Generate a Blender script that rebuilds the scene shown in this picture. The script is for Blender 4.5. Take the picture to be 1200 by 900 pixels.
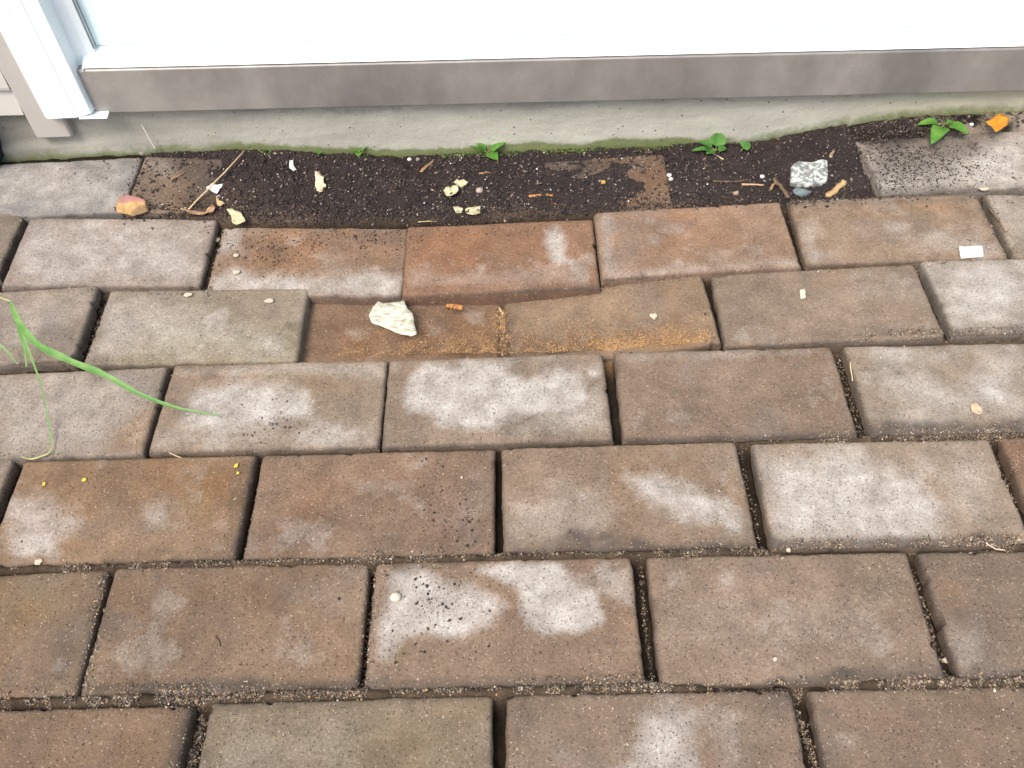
import bpy, math, random
import numpy as np
from mathutils import Vector, Matrix

# ------------------------------------------------------------------ scene, camera, light
for o in list(bpy.data.objects): bpy.data.objects.remove(o)
sc = bpy.context.scene
COL = sc.collection
random.seed(7); RNG = np.random.default_rng(11)

YAW, PITCH, ROLL, F_PX, CAM_H = -0.02445, 0.89892, -0.04517, 1007.76, 0.59741
def cam_axes():
    cy, sy = math.cos(YAW), math.sin(YAW)
    f = np.array([sy*math.cos(PITCH), cy*math.cos(PITCH), -math.sin(PITCH)])
    r = np.array([cy, -sy, 0.0]); u = np.cross(r, f)
    return (r*math.cos(ROLL)+u*math.sin(ROLL), -r*math.sin(ROLL)+u*math.cos(ROLL), f)
RX, UX, FX = cam_axes()
cd = bpy.data.cameras.new('camera'); cam = bpy.data.objects.new('camera', cd); COL.objects.link(cam)
cd.sensor_width = 36; cd.sensor_fit = 'HORIZONTAL'; cd.lens = F_PX/1200*36
cd.clip_start = 0.01; cd.clip_end = 500
M = Matrix.Identity(4)
for i in range(3):
    M[i][0] = RX[i]; M[i][1] = UX[i]; M[i][2] = -FX[i]
M[2][3] = CAM_H
cam.matrix_world = M
sc.camera = cam

SUN_EL, SUN_AZ = math.radians(54), math.radians(215)      # soft overcast light, high, from behind the camera's left
w = bpy.data.worlds.new('World'); sc.world = w; w.use_nodes = True
nt = w.node_tree; bg = nt.nodes['Background']
sky = nt.nodes.new('ShaderNodeTexSky'); sky.sky_type = 'NISHITA'; sky.sun_disc = False
sky.sun_elevation = SUN_EL; sky.sun_rotation = SUN_AZ
sky.air_density = 1.0; sky.dust_density = 4.0; sky.ozone_density = 1.0
nt.links.new(sky.outputs[0], bg.inputs[0]); bg.inputs[1].default_value = 0.15
ld = bpy.data.lights.new('sun', 'SUN'); ld.energy = 1.5; ld.angle = math.radians(28); ld.color = (1.0, 0.97, 0.87)
sun = bpy.data.objects.new('sun', ld); COL.objects.link(sun)
sd = Vector((math.sin(SUN_AZ)*math.cos(SUN_EL), math.cos(SUN_AZ)*math.cos(SUN_EL), math.sin(SUN_EL)))
sun.rotation_euler = sd.to_track_quat('Z', 'Y').to_euler(); sun.location = (0, -1, 3)
sc.view_settings.view_transform = 'Standard'; sc.view_settings.look = 'None'
sc.view_settings.gamma = 1; sc.view_settings.exposure = 0.90

# ------------------------------------------------------------------ maths helpers
def at(px, py, z=0.0):
    """point of height z seen at a photograph pixel (1200x900)"""
    d = FX + RX*(px-600)/F_PX - UX*(py-450)/F_PX
    t = (z-CAM_H)/d[2]
    return np.array([d[0]*t, d[1]*t, z])
def at_y(px, py, Y):
    d = FX + RX*(px-600)/F_PX - UX*(py-450)/F_PX
    t = Y/d[1]
    return np.array([d[0]*t, Y, CAM_H+d[2]*t])
def to_photo(x, y, z):
    P = np.stack([x, y, np.asarray(z)-CAM_H], -1)
    dz = P@FX
    return 600+F_PX*(P@RX)/dz, 450-F_PX*(P@UX)/dz
def _h(ix, iy, s):
    v = (ix*374761393 + iy*668265263 + s*974634777) & 0xffffffff
    v = ((v ^ (v >> 13))*1274126177) & 0xffffffff
    return ((v ^ (v >> 16)) & 0xffff)/65535.0
def vnoise(x, y, s=0):
    x = np.asarray(x, float); y = np.asarray(y, float)
    ix = np.floor(x).astype(np.int64); iy = np.floor(y).astype(np.int64)
    fx = x-ix; fy = y-iy
    fx = fx*fx*(3-2*fx); fy = fy*fy*(3-2*fy)
    a = _h(ix, iy, s); b = _h(ix+1, iy, s); c = _h(ix, iy+1, s); d = _h(ix+1, iy+1, s)
    return (a*(1-fx)+b*fx)*(1-fy)+(c*(1-fx)+d*fx)*fy
def fbm(x, y, s=0, n=4):
    r = 0; a = .5; t = 0
    for i in range(n):
        r = r+a*vnoise(np.asarray(x)*2**i+17.3*i, np.asarray(y)*2**i-9.1*i, s+i); t += a; a *= .55
    return r/t
def sstep(a, b, x):
    t = np.clip((x-a)/(b-a), 0, 1); return t*t*(3-2*t)
def lin(c):
    c = np.asarray(c, float)/255
    return np.where(c <= .04045, c/12.92, ((c+.055)/1.055)**2.4)

# ------------------------------------------------------------------ mesh helpers
def mesh_obj(name, V, Fc, mat=None, parent=None, smooth=True, attrs=None):
    me = bpy.data.meshes.new(name)
    if isinstance(Fc, np.ndarray):
        V = np.ascontiguousarray(V, dtype=np.float32); k = Fc.shape[1]
        me.vertices.add(len(V)); me.vertices.foreach_set('co', V.ravel())
        me.loops.add(Fc.size); me.loops.foreach_set('vertex_index', Fc.astype(np.int32).ravel())
        me.polygons.add(len(Fc)); me.polygons.foreach_set('loop_start', np.arange(0, Fc.size, k, dtype=np.int32))
        me.update(calc_edges=True)
    else:
        me.from_pydata([tuple(map(float, v)) for v in V], [], [tuple(map(int, f)) for f in Fc]); me.update()
    me.validate()
    if smooth: me.polygons.foreach_set('use_smooth', np.ones(len(me.polygons), dtype=bool))
    for an, arr in (attrs or {}).items():
        ca = me.color_attributes.new(an, 'FLOAT_COLOR', 'POINT')
        a = np.ones((len(me.vertices), 4), dtype=np.float32); a[:, :3] = arr
        ca.data.foreach_set('color', a.ravel())
    if mat: me.materials.append(mat)
    o = bpy.data.objects.new(name, me); COL.objects.link(o)
    if parent: o.parent = parent
    return o
def tag(o, label=None, cat=None, group=None, kind=None):
    if label: o['label'] = label
    if cat: o['category'] = cat
    if group: o['group'] = group
    if kind: o['kind'] = kind
    return o
def empty(name, loc, label, cat, group=None):
    o = bpy.data.objects.new(name, None); o.location = loc; o.empty_display_size = .02; COL.objects.link(o)
    return tag(o, label, cat, group)
def grid_faces(nu, nv, off=0):
    i, j = np.meshgrid(np.arange(nu-1), np.arange(nv-1), indexing='ij')
    a = i*nv+j
    return (np.stack([a, a+nv, a+nv+1, a+1], -1).reshape(-1, 4)+off)

# ------------------------------------------------------------------ materials
def mat_new(name, rough=.8, spec=.3, metal=0.0):
    m = bpy.data.materials.new(name); m.use_nodes = True
    b = m.node_tree.nodes['Principled BSDF']
    b.inputs['Roughness'].default_value = rough; b.inputs['Specular IOR Level'].default_value = spec
    b.inputs['Metallic'].default_value = metal
    return m, m.node_tree, b
class N:
    def __init__(s, nt, coord='world'):
        s.nt = nt
        if coord == 'world': s.co = nt.nodes.new('ShaderNodeNewGeometry').outputs['Position']
        else: s.co = nt.nodes.new('ShaderNodeTexCoord').outputs['Object']
    def noise(s, scale, detail=3, rough=.6, stretch=None):
        n = s.nt.nodes.new('ShaderNodeTexNoise'); n.inputs['Scale'].default_value = scale
        n.inputs['Detail'].default_value = detail; n.inputs['Roughness'].default_value = rough
        co = s.co
        if stretch:
            mp = s.nt.nodes.new('ShaderNodeMapping'); mp.inputs['Scale'].default_value = stretch
            s.nt.links.new(co, mp.inputs[0]); co = mp.outputs[0]
        s.nt.links.new(co, n.inputs['Vector']); return n.outputs['Fac']
    def voro(s, scale):
        n = s.nt.nodes.new('ShaderNodeTexVoronoi'); n.inputs['Scale'].default_value = scale
        s.nt.links.new(s.co, n.inputs['Vector']); return n.outputs['Distance'], n.outputs['Color']
    def rng(s, v, a, b, c=0, d=1):
        n = s.nt.nodes.new('ShaderNodeMapRange')
        for k, x in ((1, a), (2, b), (3, c), (4, d)): n.inputs[k].default_value = x
        s.put(v, n.inputs[0]); return n.outputs[0]
    def put(s, v, sock):
        if hasattr(v, 'is_output') or hasattr(v, 'node'): s.nt.links.new(v, sock)
        else: sock.default_value = v if not isinstance(v, tuple) else (tuple(v)+(1,) if len(v) == 3 else v)
    def math(s, op, a, b=0.0):
        n = s.nt.nodes.new('ShaderNodeMath'); n.operation = op; s.put(a, n.inputs[0]); s.put(b, n.inputs[1]); return n.outputs[0]
    def mix(s, f, a, b, mode='MIX'):
        n = s.nt.nodes.new('ShaderNodeMix'); n.data_type = 'RGBA'; n.blend_type = mode
        s.put(f, n.inputs[0]); s.put(a, n.inputs[6]); s.put(b, n.inputs[7]); return n.outputs[2]
    def scale(s, col, f):
        n = s.nt.nodes.new('ShaderNodeVectorMath'); n.operation = 'SCALE'
        if isinstance(col, tuple): n.inputs[0].default_value = col[:3]
        else: s.put(col, n.inputs[0])
        s.put(f, n.inputs[3]); return n.outputs[0]
    def attr(s, name):
        n = s.nt.nodes.new('ShaderNodeAttribute'); n.attribute_name = name; return n.outputs['Color']
    def sep(s, c):
        n = s.nt.nodes.new('ShaderNodeSeparateColor'); s.nt.links.new(c, n.inputs[0]); return n.outputs
    def bump(s, h, dist, strength=1.0, prev=None):
        n = s.nt.nodes.new('ShaderNodeBump'); n.inputs['Distance'].default_value = dist
        n.inputs['Strength'].default_value = strength; s.put(h, n.inputs['Height'])
        if prev: s.nt.links.new(prev, n.inputs['Normal'])
        return n.outputs[0]

def make_paver_mat():
    m, nt, b = mat_new('concrete_paver', .92, .2)
    n = N(nt)
    base = n.attr('base'); mk = n.sep(n.attr('mask'))
    fine = n.noise(1500, 3, .7); mid = n.noise(420, 4, .65); low = n.noise(45, 4, .6)
    vd, vc = n.voro(620); vcs = n.sep(vc)
    vd2, vc2 = n.voro(260); vcs2 = n.sep(vc2)
    # efflorescence, broken up at its rim by the grain of the concrete
    pf = n.math('ADD', mk[0], n.math('MULTIPLY', n.math('SUBTRACT', mid, .5), .26))
    pf = n.rng(pf, .10, .85)
    pale = n.mix(n.rng(low, .3, .7), (.325, .285, .25), (.40, .37, .34))
    c = n.mix(n.math('MULTIPLY', pf, .86), base, pale)
    df = n.math('ADD', mk[1], n.math('MULTIPLY', n.math('SUBTRACT', mid, .5), .6))
    c = n.mix(n.math('MULTIPLY', n.rng(df, .2, .85), .78), c, (.062, .050, .042))
    # grain
    c = n.scale(c, n.rng(fine, .25, .75, .54, 1.44))
    c = n.scale(c, n.rng(mid, .3, .7, .80, 1.2))
    c = n.scale(c, n.rng(low, .3, .7, .80, 1.18))
    light = n.math('MULTIPLY', n.rng(vd, .22, .38, 1, 0), n.rng(vcs[0], .88, .90))
    c = n.mix(n.math('MULTIPLY', light, .46), c, (.52, .44, .35))
    dark = n.math('MULTIPLY', n.rng(vd, .2, .4, 1, 0), n.rng(vcs[1], .88, .9))
    c = n.mix(n.math('MULTIPLY', dark, .6), c, (.05, .035, .028))
    big = n.math('MULTIPLY', n.rng(vd2, .16, .24, 1, 0), n.rng(vcs2[0], .972, .976))
    c = n.mix(n.math('MULTIPLY', big, .55), c, (.5, .42, .33))
    bigd = n.math('MULTIPLY', n.rng(vd2, .16, .26, 1, 0), n.rng(vcs2[1], .94, .95))
    c = n.mix(n.math('MULTIPLY', bigd, .65), c, (.07, .045, .035))
    nt.links.new(c, b.inputs['Base Color'])
    h = n.math('ADD', n.math('MULTIPLY', fine, .4), n.math('ADD', mid, n.math('MULTIPLY', dark, -1.2)))
    bp = n.bump(h, .0011, .8)
    nt.links.new(bp, b.inputs['Normal'])
    return m
PAVER = make_paver_mat()

def make_attr_mat(name, rough=.9, spec=.2, nscale=900, lo=.7, hi=1.3, bumpd=.0008):
    m, nt, b = mat_new(name, rough, spec); n = N(nt)
    f = n.noise(nscale, 4, .7)
    c = n.scale(n.attr('base'), n.rng(f, .28, .72, lo, hi))
    nt.links.new(c, b.inputs['Base Color']); nt.links.new(n.bump(f, bumpd, .8), b.inputs['Normal'])
    return m
SOIL = make_attr_mat('earth', .95, .15, 700, .5, 1.6, .0015)
GRAIN = make_attr_mat('grit_grains', .75, .35, 1500, .8, 1.2, .0003)

def make_simple(name, col, rough=.7, spec=.3, col2=None, nscale=200, bumpd=.0004, trans=0.0, lo=.35, hi=.65, stretch=None):
    m, nt, b = mat_new(name, rough, spec); n = N(nt, 'object')
    f = n.noise(nscale, 4, .6, stretch)
    c = n.mix(n.rng(f, lo, hi), tuple(col), tuple(col2 if col2 is not None else np.array(col)*.7))
    nt.links.new(c, b.inputs['Base Color'])
    if bumpd: nt.links.new(n.bump(f, bumpd, .8), b.inputs['Normal'])
    if trans:
        tr = nt.nodes.new('ShaderNodeBsdfTranslucent'); mx = nt.nodes.new('ShaderNodeMixShader'); mx.inputs[0].default_value = trans
        nt.links.new(c, tr.inputs[0]); nt.links.new(b.outputs[0], mx.inputs[1]); nt.links.new(tr.outputs[0], mx.inputs[2])
        nt.links.new(mx.outputs[0], nt.nodes['Material Output'].inputs[0])
    return m

# ------------------------------------------------------------------ the pavers
SX, SY = .0978, .0488
# pose: x, y, yaw, z, tilt_back, tilt_right ; colour as photographed (sRGB) ; label
PV = {
 '0a': ((-.5278, .7705, .030, 0, 0, 0), (158, 158, 160), 'pale blue-grey paver against the foundation, left of the yellow and pink stone'),
 '0b': ((-.3270, .7705, .020, -.0050, 0, -.10), (138, 118, 104), 'half buried paver with only its grey-brown left end showing, under soil beside the straw stalk'),
 '0d': ((.0670, .7660, -.01, -.0165, .0, .055), (128, 104, 88), 'rusty brown paver almost wholly buried in the dark soil, its right end bare'),
 '0g': ((.4785, .7705, .038, -.0015, 0, .01), (190, 180, 170), 'whitish paver by the foundation under the orange leaf, blotched with soil at its left end'),
 '1a': ((-.6313, .6767, .058, 0, 0, 0), (138, 126, 116), 'grey paver end at the left edge, left of the wide pale pinkish paver'),
 '1b': ((-.4212, .6632, .0174, .0006, .0514, -.062), (168, 152, 143), 'pale pinkish grey paver just below the yellow and pink stone'),
 '1c': ((-.2166, .6478, -.0163, -.0062, .0416, -.0347), (152, 124, 106), 'rust stained paver with a whitish front edge, just behind the large cream flake'),
 '1d': ((-.0219, .6462, .007, -.0056, .0465, .0102), (150, 112, 90), 'reddish brown paver with one small white blotch near its right end, beside the soil'),
 '1e': ((.1753, .6574, .0179, -.0002, .0237, .0219), (160, 128, 108), 'warm brown speckled paver in front of the soil with its raised left front corner'),
 '1f': ((.3802, .6653, -.0231, -.0006, .0133, .0221), (157, 133, 114), 'tan brown paver with the white rectangular chip on its front right corner'),
 '1g': ((.5841, .6595, -.0587, 0, 0, 0), (164, 148, 134), 'light tan paver cut off by the right edge, just right of the white rectangular chip'),
 '2a': ((-.5177, .5612, .0483, 0, 0, 0), (160, 146, 134), 'grey paver under the base of the green grass blades'),
 '2b': ((-.3090, .5590, .0180, -.0030, 0, -.040), (158, 144, 128), 'greenish grey paver sloping down to the right beside the sunken pavers'),
 '2c': ((-.1210, .5645, -.002, -.0235, .01, -.035), (152, 120, 97), 'deeply sunken brown paver carrying the large cream flake'),
 '2d': ((.0815, .5610, .0504, -.0140, -.02, .112), (152, 126, 104), 'tilted brown paver, sunken at its left end under orange sand'),
 '2e': ((.2832, .5619, -.0196, .0001, -.0285, .0529), (146, 127, 113), 'grey-brown paver with a small cream chip near its top left'),
 '2f': ((.4903, .568, -.0034, 0, 0, 0), (172, 161, 151), 'pale grey paver at the right edge below the white rectangular chip'),
 '3a': ((-.424, .4555, .0215, 0, 0, 0), (163, 149, 138), 'light grey paver under the hanging thin grass blade, brown at its lower right corner'),
 '3b': ((-.2229, .4597, .0071, -.0002, -.0073, -.0148), (156, 138, 122), 'paver with a long whitish patch where the tip of the long grass blade points'),
 '3c': ((-.0253, .4609, .0156, -.0015, -.0022, -.0073), (152, 133, 118), 'paver with a broad fish-shaped white patch, in front of the sunken pavers'),
 '3d': ((.1795, .4592, -.0059, .0014, .005, .0051), (144, 122, 107), 'plain brown paver right of the one with the fish-shaped white patch'),
 '3e': ((.3879, .4596, -.0084, 0, 0, 0), (158, 142, 128), 'cloudy grey paver at the right edge with the small tan leaf on it'),
 '4a': ((-.5323, .3616, 0, 0, 0, 0), (150, 132, 116), 'sliver of grey paver at the left edge, left of the one with yellow specks'),
 '4b': ((-.326, .3574, .0091, .0002, .003, -.0072), (150, 122, 99), 'orange-brown paver with bright yellow specks near its far edge'),
 '4c': ((-.1245, .3575, .0014, -.0008, .0134, .0026), (140, 114, 97), 'plain reddish brown paver with dark crumbs over its lower right part'),
 '4d': ((.0772, .3587, .0065, -.0003, .0087, -.003), (150, 128, 111), 'tan paver with a soft white patch in its right half'),
 '4e': ((.285, .3563, -.0094, 0, 0, 0), (158, 140, 125), 'paver whitened over most of its left and middle, second course from the right edge'),
 '4f': ((.4907, .3566, 0, 0, 0, 0), (140, 114, 98), 'dark brown paver corner cut off by the right edge above the thin twig'),
 '5a': ((-.4195, .2514, .040, 0, 0, 0), (140, 116, 94), 'brown paver at the left edge with a dark smear along its right side'),
 '5b': ((-.2204, .2562, .0072, -.0011, .0184, -.0128), (140, 116, 97), 'plain brown paver without white patches, left of the one holding the round pebble'),
 '5c': ((-.02, .2559, .0045, -.0013, .0176, -.0006), (148, 124, 107), 'paver with two white patches, dark crumbs and the round pebble'),
 '5d': ((.1868, .254, -.007, .0004, .0169, .0032), (140, 120, 106), 'plain grey-brown paver right of the one holding the round pebble'),
 '5e': ((.3923, .2522, -.0129, 0, 0, 0), (136, 117, 104), 'dull brown paver at the right edge in front of the thin twig'),
 '6a': ((-.3338, .1497, 0, 0, 0, 0), (132, 108, 89), 'brown paver in the bottom left corner of the view'),
 '6b': ((-.1255, .1521, .009, 0, 0, 0), (141, 125, 110), 'olive-grey paver at the bottom, left of the paver with a white corner patch'),
 '6c': ((.079, .1523, -.005, 0, 0, 0), (138, 118, 104), 'bottom brown paver with a white patch toward its right end'),
 '6d': ((.2868, .1516, 0, 0, 0, 0), (134, 114, 100), 'plain brown paver in the bottom right corner of the view'),
}
# stains traced in photograph pixels: (pavers, channel, polygon, softness px, strength)
ST = [
 ('3c', 'p', [(470,467),(480,445),(497,433),(543,422),(570,424),(590,433),(617,447),(640,443),(653,433),(677,435),(684,448),(700,440),(692,436),(690,470),(672,482),(640,484),(600,490),(580,503),(513,498),(508,486),(480,483)], 9, 1),
 ('3c', 'p', [(640,470),(690,440),(712,440),(715,505),(600,508)], 18, .4),
 ('3b', 'p', [(222,462),(240,452),(300,452),(352,455),(366,470),(362,490),(320,500),(250,503),(215,492)], 14, .85),
 ('3b', 'p', [(190,505),(300,505),(440,495),(440,522),(176,524)], 14, .35),
 ('3b', 'p', [(205,432),(330,426),(452,424),(448,440),(350,440),(215,442)], 8, .4),
 ('3a', 'p', [(0,440),(180,436),(165,480),(110,525),(0,528)], 22, .42),
 ('3e', 'p', [(1030,450),(1060,430),(1110,455),(1200,410),(1200,480),(1120,490),(1060,475)], 24, .62),
 ('3e', 'p', [(1150,404),(1200,402),(1200,480),(1160,480)], 20, .5),
 ('3e', 'p', [(1000,404),(1130,402),(1130,430),(1050,425)], 14, .35),
 ('3d', 'p', [(722,413),(800,410),(960,406),(970,416),(740,424)], 8, .35),
 ('4d', 'p', [(738,560),(775,556),(805,570),(840,575),(862,600),(866,618),(835,606),(800,604),(770,592)], 15, .85),
 ('4d', 'p', [(600,590),(660,560),(720,600),(690,635),(610,640)], 26, .34),
 ('4e', 'p', [(892,545),(930,530),(1010,530),(1070,560),(1100,600),(1110,630),(1050,640),(960,640),(912,636),(905,590)], 22, .8),
 ('4e', 'p', [(1085,520),(1160,520),(1180,590),(1120,600)], 26, .34),
 ('4b', 'p', [(15,590),(60,580),(80,610),(60,650),(0,650)], 22, .65),
 ('4b', 'p', [(165,596),(195,590),(205,612),(175,618)], 14, .5),
 ('5c', 'p', [(560,668),(600,656),(655,658),(675,690),(700,695),(705,730),(670,738),(635,745),(612,730),(612,690),(590,680)], 9, .92),
 ('5c', 'p', [(462,680),(495,668),(520,680),(560,690),(592,710),(580,730),(540,742),(500,738),(470,745),(458,775),(440,770),(448,720)], 12, .82),
 ('5c', 'p', [(705,670),(735,668),(742,710),(715,700)], 12, .5),
 ('6c', 'p', [(755,840),(785,820),(808,838),(815,905),(750,905)], 16, .75),
 ('5d', 'p', [(780,700),(850,690),(900,720),(1050,660),(1060,760),(900,780),(790,770)], 34, .18),
 ('6b', 'p', [(270,840),(420,830),(430,905),(250,905)], 34, .25),
 ('2f', 'p', [(1090,320),(1200,310),(1200,380),(1120,378)], 24, .75),
 ('2a', 'p', [(0,350),(90,345),(70,400),(0,405)], 24, .4),
 ('2b', 'p', [(120,360),(200,355),(330,395),(340,418),(110,420)], 22, .5),
 ('2b', 'p', [(120,345),(190,346),(150,372),(108,385)], 16, .4),
 ('1b', 'p', [(40,262),(240,260),(225,330),(10,325)], 22, .55),
 ('1b', 'p', [(190,310),(236,305),(234,336),(190,335)], 10, .5),
 ('1c', 'p', [(246,325),(280,318),(340,325),(440,318),(472,325),(470,352),(246,344)], 10, .75),
 ('1c', 'p', [(262,268),(286,266),(280,290),(252,302)], 9, .65),
 ('1d', 'p', [(638,270),(652,264),(662,272),(662,300),(670,308),(650,306),(640,290)], 7, .85),
 ('1d', 'p', [(480,318),(690,310),(698,330),(478,340)], 12, .3),
 ('1e', 'p', [(700,252),(716,248),(722,320),(935,302),(938,310),(705,330)], 9, .45),
 ('1f', 'p', [(930,250),(960,255),(960,300),(945,305)], 16, .4),
 ('1f', 'p', [(1040,270),(1100,262),(1150,270),(1160,296),(1080,298)], 20, .4),
 ('1g', 'p', [(1160,235),(1200,235),(1200,290),(1180,280)], 20, .4),
 ('0a', 'p', [(0,190),(90,188),(140,200),(140,240),(0,242)], 26, .7),
 ('0g', 'p', [(1140,175),(1200,165),(1200,222),(1140,222)], 16, 1),
 ('0g', 'p', [(1030,190),(1130,190),(1130,222),(1030,222)], 18, .55),
 ('0b', 'p', [(170,190),(200,188),(215,205),(180,212)], 14, .4),
 ('2e', 'p', [(1000,325),(1070,318),(1080,345),(1010,350)], 22, .3),
 ('2c', 'p', [(548,366),(565,366),(566,380),(550,382)], 8, .4),
 ('4c', 'p', [(480,560),(560,560),(570,640),(500,640)], 34, .15),
 # rust / orange tone
 ('1c', 'r', [(285,272),(420,270),(470,275),(468,318),(430,322),(380,312),(330,322),(290,308)], 14, .85),
 ('1d', 'r', [(480,266),(640,262),(640,300),(560,320),(482,325)], 22, .65),
 ('1e', 'r', [(720,255),(850,245),(860,285),(760,305)], 28, .5),
 ('1f', 'r', [(1020,235),(1140,233),(1130,250),(1010,250)], 14, .5),
 ('0d', 'r', [(690,215),(790,190),(790,245),(690,245)], 16, .5),
 ('0b', 'r', [(200,205),(290,200),(280,250),(190,250)], 16, .5),
 ('4b', 'r', [(30,545),(200,540),(290,540),(280,590),(120,590),(30,600)], 28, .65),
 ('4c', 'r', [(310,540),(480,535),(500,600),(320,620)], 34, .4),
 ('3b', 'r', [(195,440),(260,430),(420,440),(440,470),(380,470),(350,450),(220,455),(200,500),(180,500)], 14, .45),
 ('3a', 'r', [(150,495),(180,470),(172,528),(125,528)], 10, .75),
 ('3c', 'r', [(458,430),(490,430),(470,480),(500,492),(510,500),(455,515)], 12, .5),
 ('5c', 'r', [(590,690),(612,690),(615,735),(600,745),(570,745),(540,660),(590,670)], 12, .45),
 ('4d', 'r', [(700,540),(760,545),(860,560),(880,600),(800,560),(720,580)], 18, .35),
 ('2c', 'r', [(400,390),(600,370),(600,420),(400,420)], 20, .6),
 ('2d', 'r', [(590,390),(810,385),(820,412),(590,420)], 12, .7),
 ('5b', 'r', [(150,690),(400,680),(380,760),(200,770)], 50, .25),
 ('5a', 'r', [(0,690),(60,690),(40,790),(0,790)], 40, .3),
 ('5e', 'r', [(1100,680),(1130,690),(1150,780),(1130,790)], 10, .5),
 ('4f', 'r', [(1170,515),(1200,515),(1200,620),(1185,570)], 14, .4),
 ('6a', 'r', [(80,840),(180,835),(170,905),(60,905)], 34, .3),
 ('6d', 'r', [(1060,820),(1160,820),(1160,870),(1060,860)], 34, .25),
 # dark dirt
 ('5a', 'd', [(88,690),(108,680),(118,670),(100,770),(90,805),(60,800),(60,740)], 16, .55),
 ('5a', 'd', [(100,668),(126,668),(95,808),(76,808)], 8, .45),
 ('3b', 'd', [(215,430),(262,430),(258,440),(220,440)], 10, .55),
 ('3e', 'd', [(1020,498),(1200,490),(1200,512),(1022,512)], 9, .8),
 ('3e', 'd', [(1120,420),(1160,420),(1160,455),(1120,460)], 18, .3),
 ('3d', 'd', [(880,420),(920,420),(920,445),(880,445)], 18, .3),
 ('3d', 'd', [(735,510),(1005,502),(1010,512),(735,518)], 6, .4),
 ('4e', 'd', [(907,630),(1190,625),(1190,642),(907,644)], 7, .75),
 ('4d', 'd', [(670,622),(720,622),(780,640),(880,632),(888,642),(600,650)], 9, .6),
 ('4b', 'd', [(185,634),(275,636),(278,658),(100,662)], 14, .4),
 ('4b', 'd', [(120,560),(145,560),(140,580),(120,580)], 14, .3),
 ('4b', 'd', [(268,540),(300,536),(282,655),(262,655)], 5, .4),
 ('5b', 'd', [(120,800),(300,795),(420,795),(418,810),(100,812)], 8, .8),
 ('5b', 'd', [(255,710),(275,710),(275,740),(255,740)], 14, .3),
 ('5b', 'd', [(160,668),(200,668),(200,680),(160,680)], 10, .35),
 ('5c', 'd', [(450,660),(540,655),(545,668),(470,672)], 8, .5),
 ('5c', 'd', [(430,795),(620,790),(750,790),(755,803),(430,808)], 7, .5),
 ('5d', 'd', [(980,785),(1105,782),(1108,798),(900,800)], 8, .65),
 ('5d', 'd', [(975,670),(1020,670),(1020,685),(975,685)], 14, .35),
 ('5d', 'd', [(1055,750),(1070,750),(1070,770),(1055,770)], 8, .3),
 ('5e', 'd', [(1130,790),(1200,785),(1200,800),(1130,800)], 8, .7),
 ('5e', 'd', [(1120,670),(1180,660),(1190,690),(1130,690)], 20, .25),
 ('6a', 'd', [(0,840),(70,835),(60,905),(0,905)], 30, .35),
 ('6a', 'd', [(205,830),(226,828),(214,905),(190,905)], 6, .5),
 ('6b', 'd', [(240,826),(500,818),(560,818),(560,828),(240,836)], 8, .4),
 ('6c', 'd', [(750,830),(770,830),(765,850),(745,850)], 10, .3),
 ('0g', 'd', [(1007,160),(1160,140),(1170,170),(1110,200),(1060,222),(1015,226)], 26, .62),
 ('0g', 'd', [(1010,160),(1090,150),(1085,175),(1040,185),(1012,178)], 12, .9),
 ('0g', 'd', [(1020,218),(1150,215),(1150,228),(1022,229)], 6, .6),
 ('0a', 'd', [(0,170),(50,175),(40,195),(0,200)], 20, .4),
 ('0b', 'd', [(200,185),(330,180),(330,250),(215,250),(215,215)], 12, .75),
 ('0d', 'd', [(480,180),(700,180),(690,245),(480,250)], 12, .8),
 ('1c', 'd', [(290,280),(345,285),(340,310),(300,308)], 12, .45),
 ('1c', 'd', [(420,268),(472,270),(472,285),(420,285)], 8, .55),
 ('1f', 'd', [(926,236),(1150,230),(1150,237),(926,243)], 5, .5),
 ('1f', 'd', [(1140,232),(1156,240),(1180,296),(1165,296)], 9, .35),
 ('2b', 'd', [(290,358),(358,362),(352,385),(300,380)], 16, .32),
 ('2c', 'd', [(515,380),(545,380),(540,395),(515,395)], 10, .4),
 ('2f', 'd', [(1115,385),(1200,380),(1200,388),(1115,392)], 5, .7),
 ('1b', 'd', [(205,280),(235,275),(230,300),(205,300)], 14, .25),
 ('1d', 'd', [(620,335),(700,332),(700,340),(600,345)], 6, .35),
 # greenish / yellow algae
 ('2b', 'g', [(200,385),(340,390),(340,418),(150,418)], 22, .5),
 ('4b', 'g', [(215,565),(250,560),(245,600),(215,600)], 18, .5),
 ('6b', 'g', [(240,840),(560,825),(560,905),(230,905)], 50, .25),
 ('5c', 'g', [(450,755),(480,755),(475,775),(448,775)], 10, .4),
 ('3b', 'g', [(330,450),(370,455),(368,480),(335,480)], 12, .25),
 ('5a', 'g', [(0,670),(60,670),(60,740),(0,740)], 34, .3),
]
def poly_sd(px, py, poly):
    """signed distance in px, positive inside"""
    P = np.array(poly, float); inside = np.zeros(px.shape, bool); dmin = np.full(px.shape, 1e9)
    for i in range(len(P)):
        a, b = P[i], P[(i+1) % len(P)]
        ex, ey = b-a; wx, wy = px-a[0], py-a[1]
        t = np.clip((wx*ex+wy*ey)/(ex*ex+ey*ey), 0, 1)
        dmin = np.minimum(dmin, np.hypot(wx-ex*t, wy-ey*t))
        c = ((a[1] > py) != (b[1] > py)) & (px < (b[0]-a[0])*(py-a[1])/((b[1]-a[1]) if b[1] != a[1] else 1e-9)+a[0])
        inside ^= c
    return np.where(inside, dmin, -dmin)
def paver_world(pose, lx, ly, lz):
    x, y, a, z, tb, tr = pose
    return x+lx*math.cos(a)-ly*math.sin(a), y+lx*math.sin(a)+ly*math.cos(a), z+tb*ly+tr*lx+lz
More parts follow.
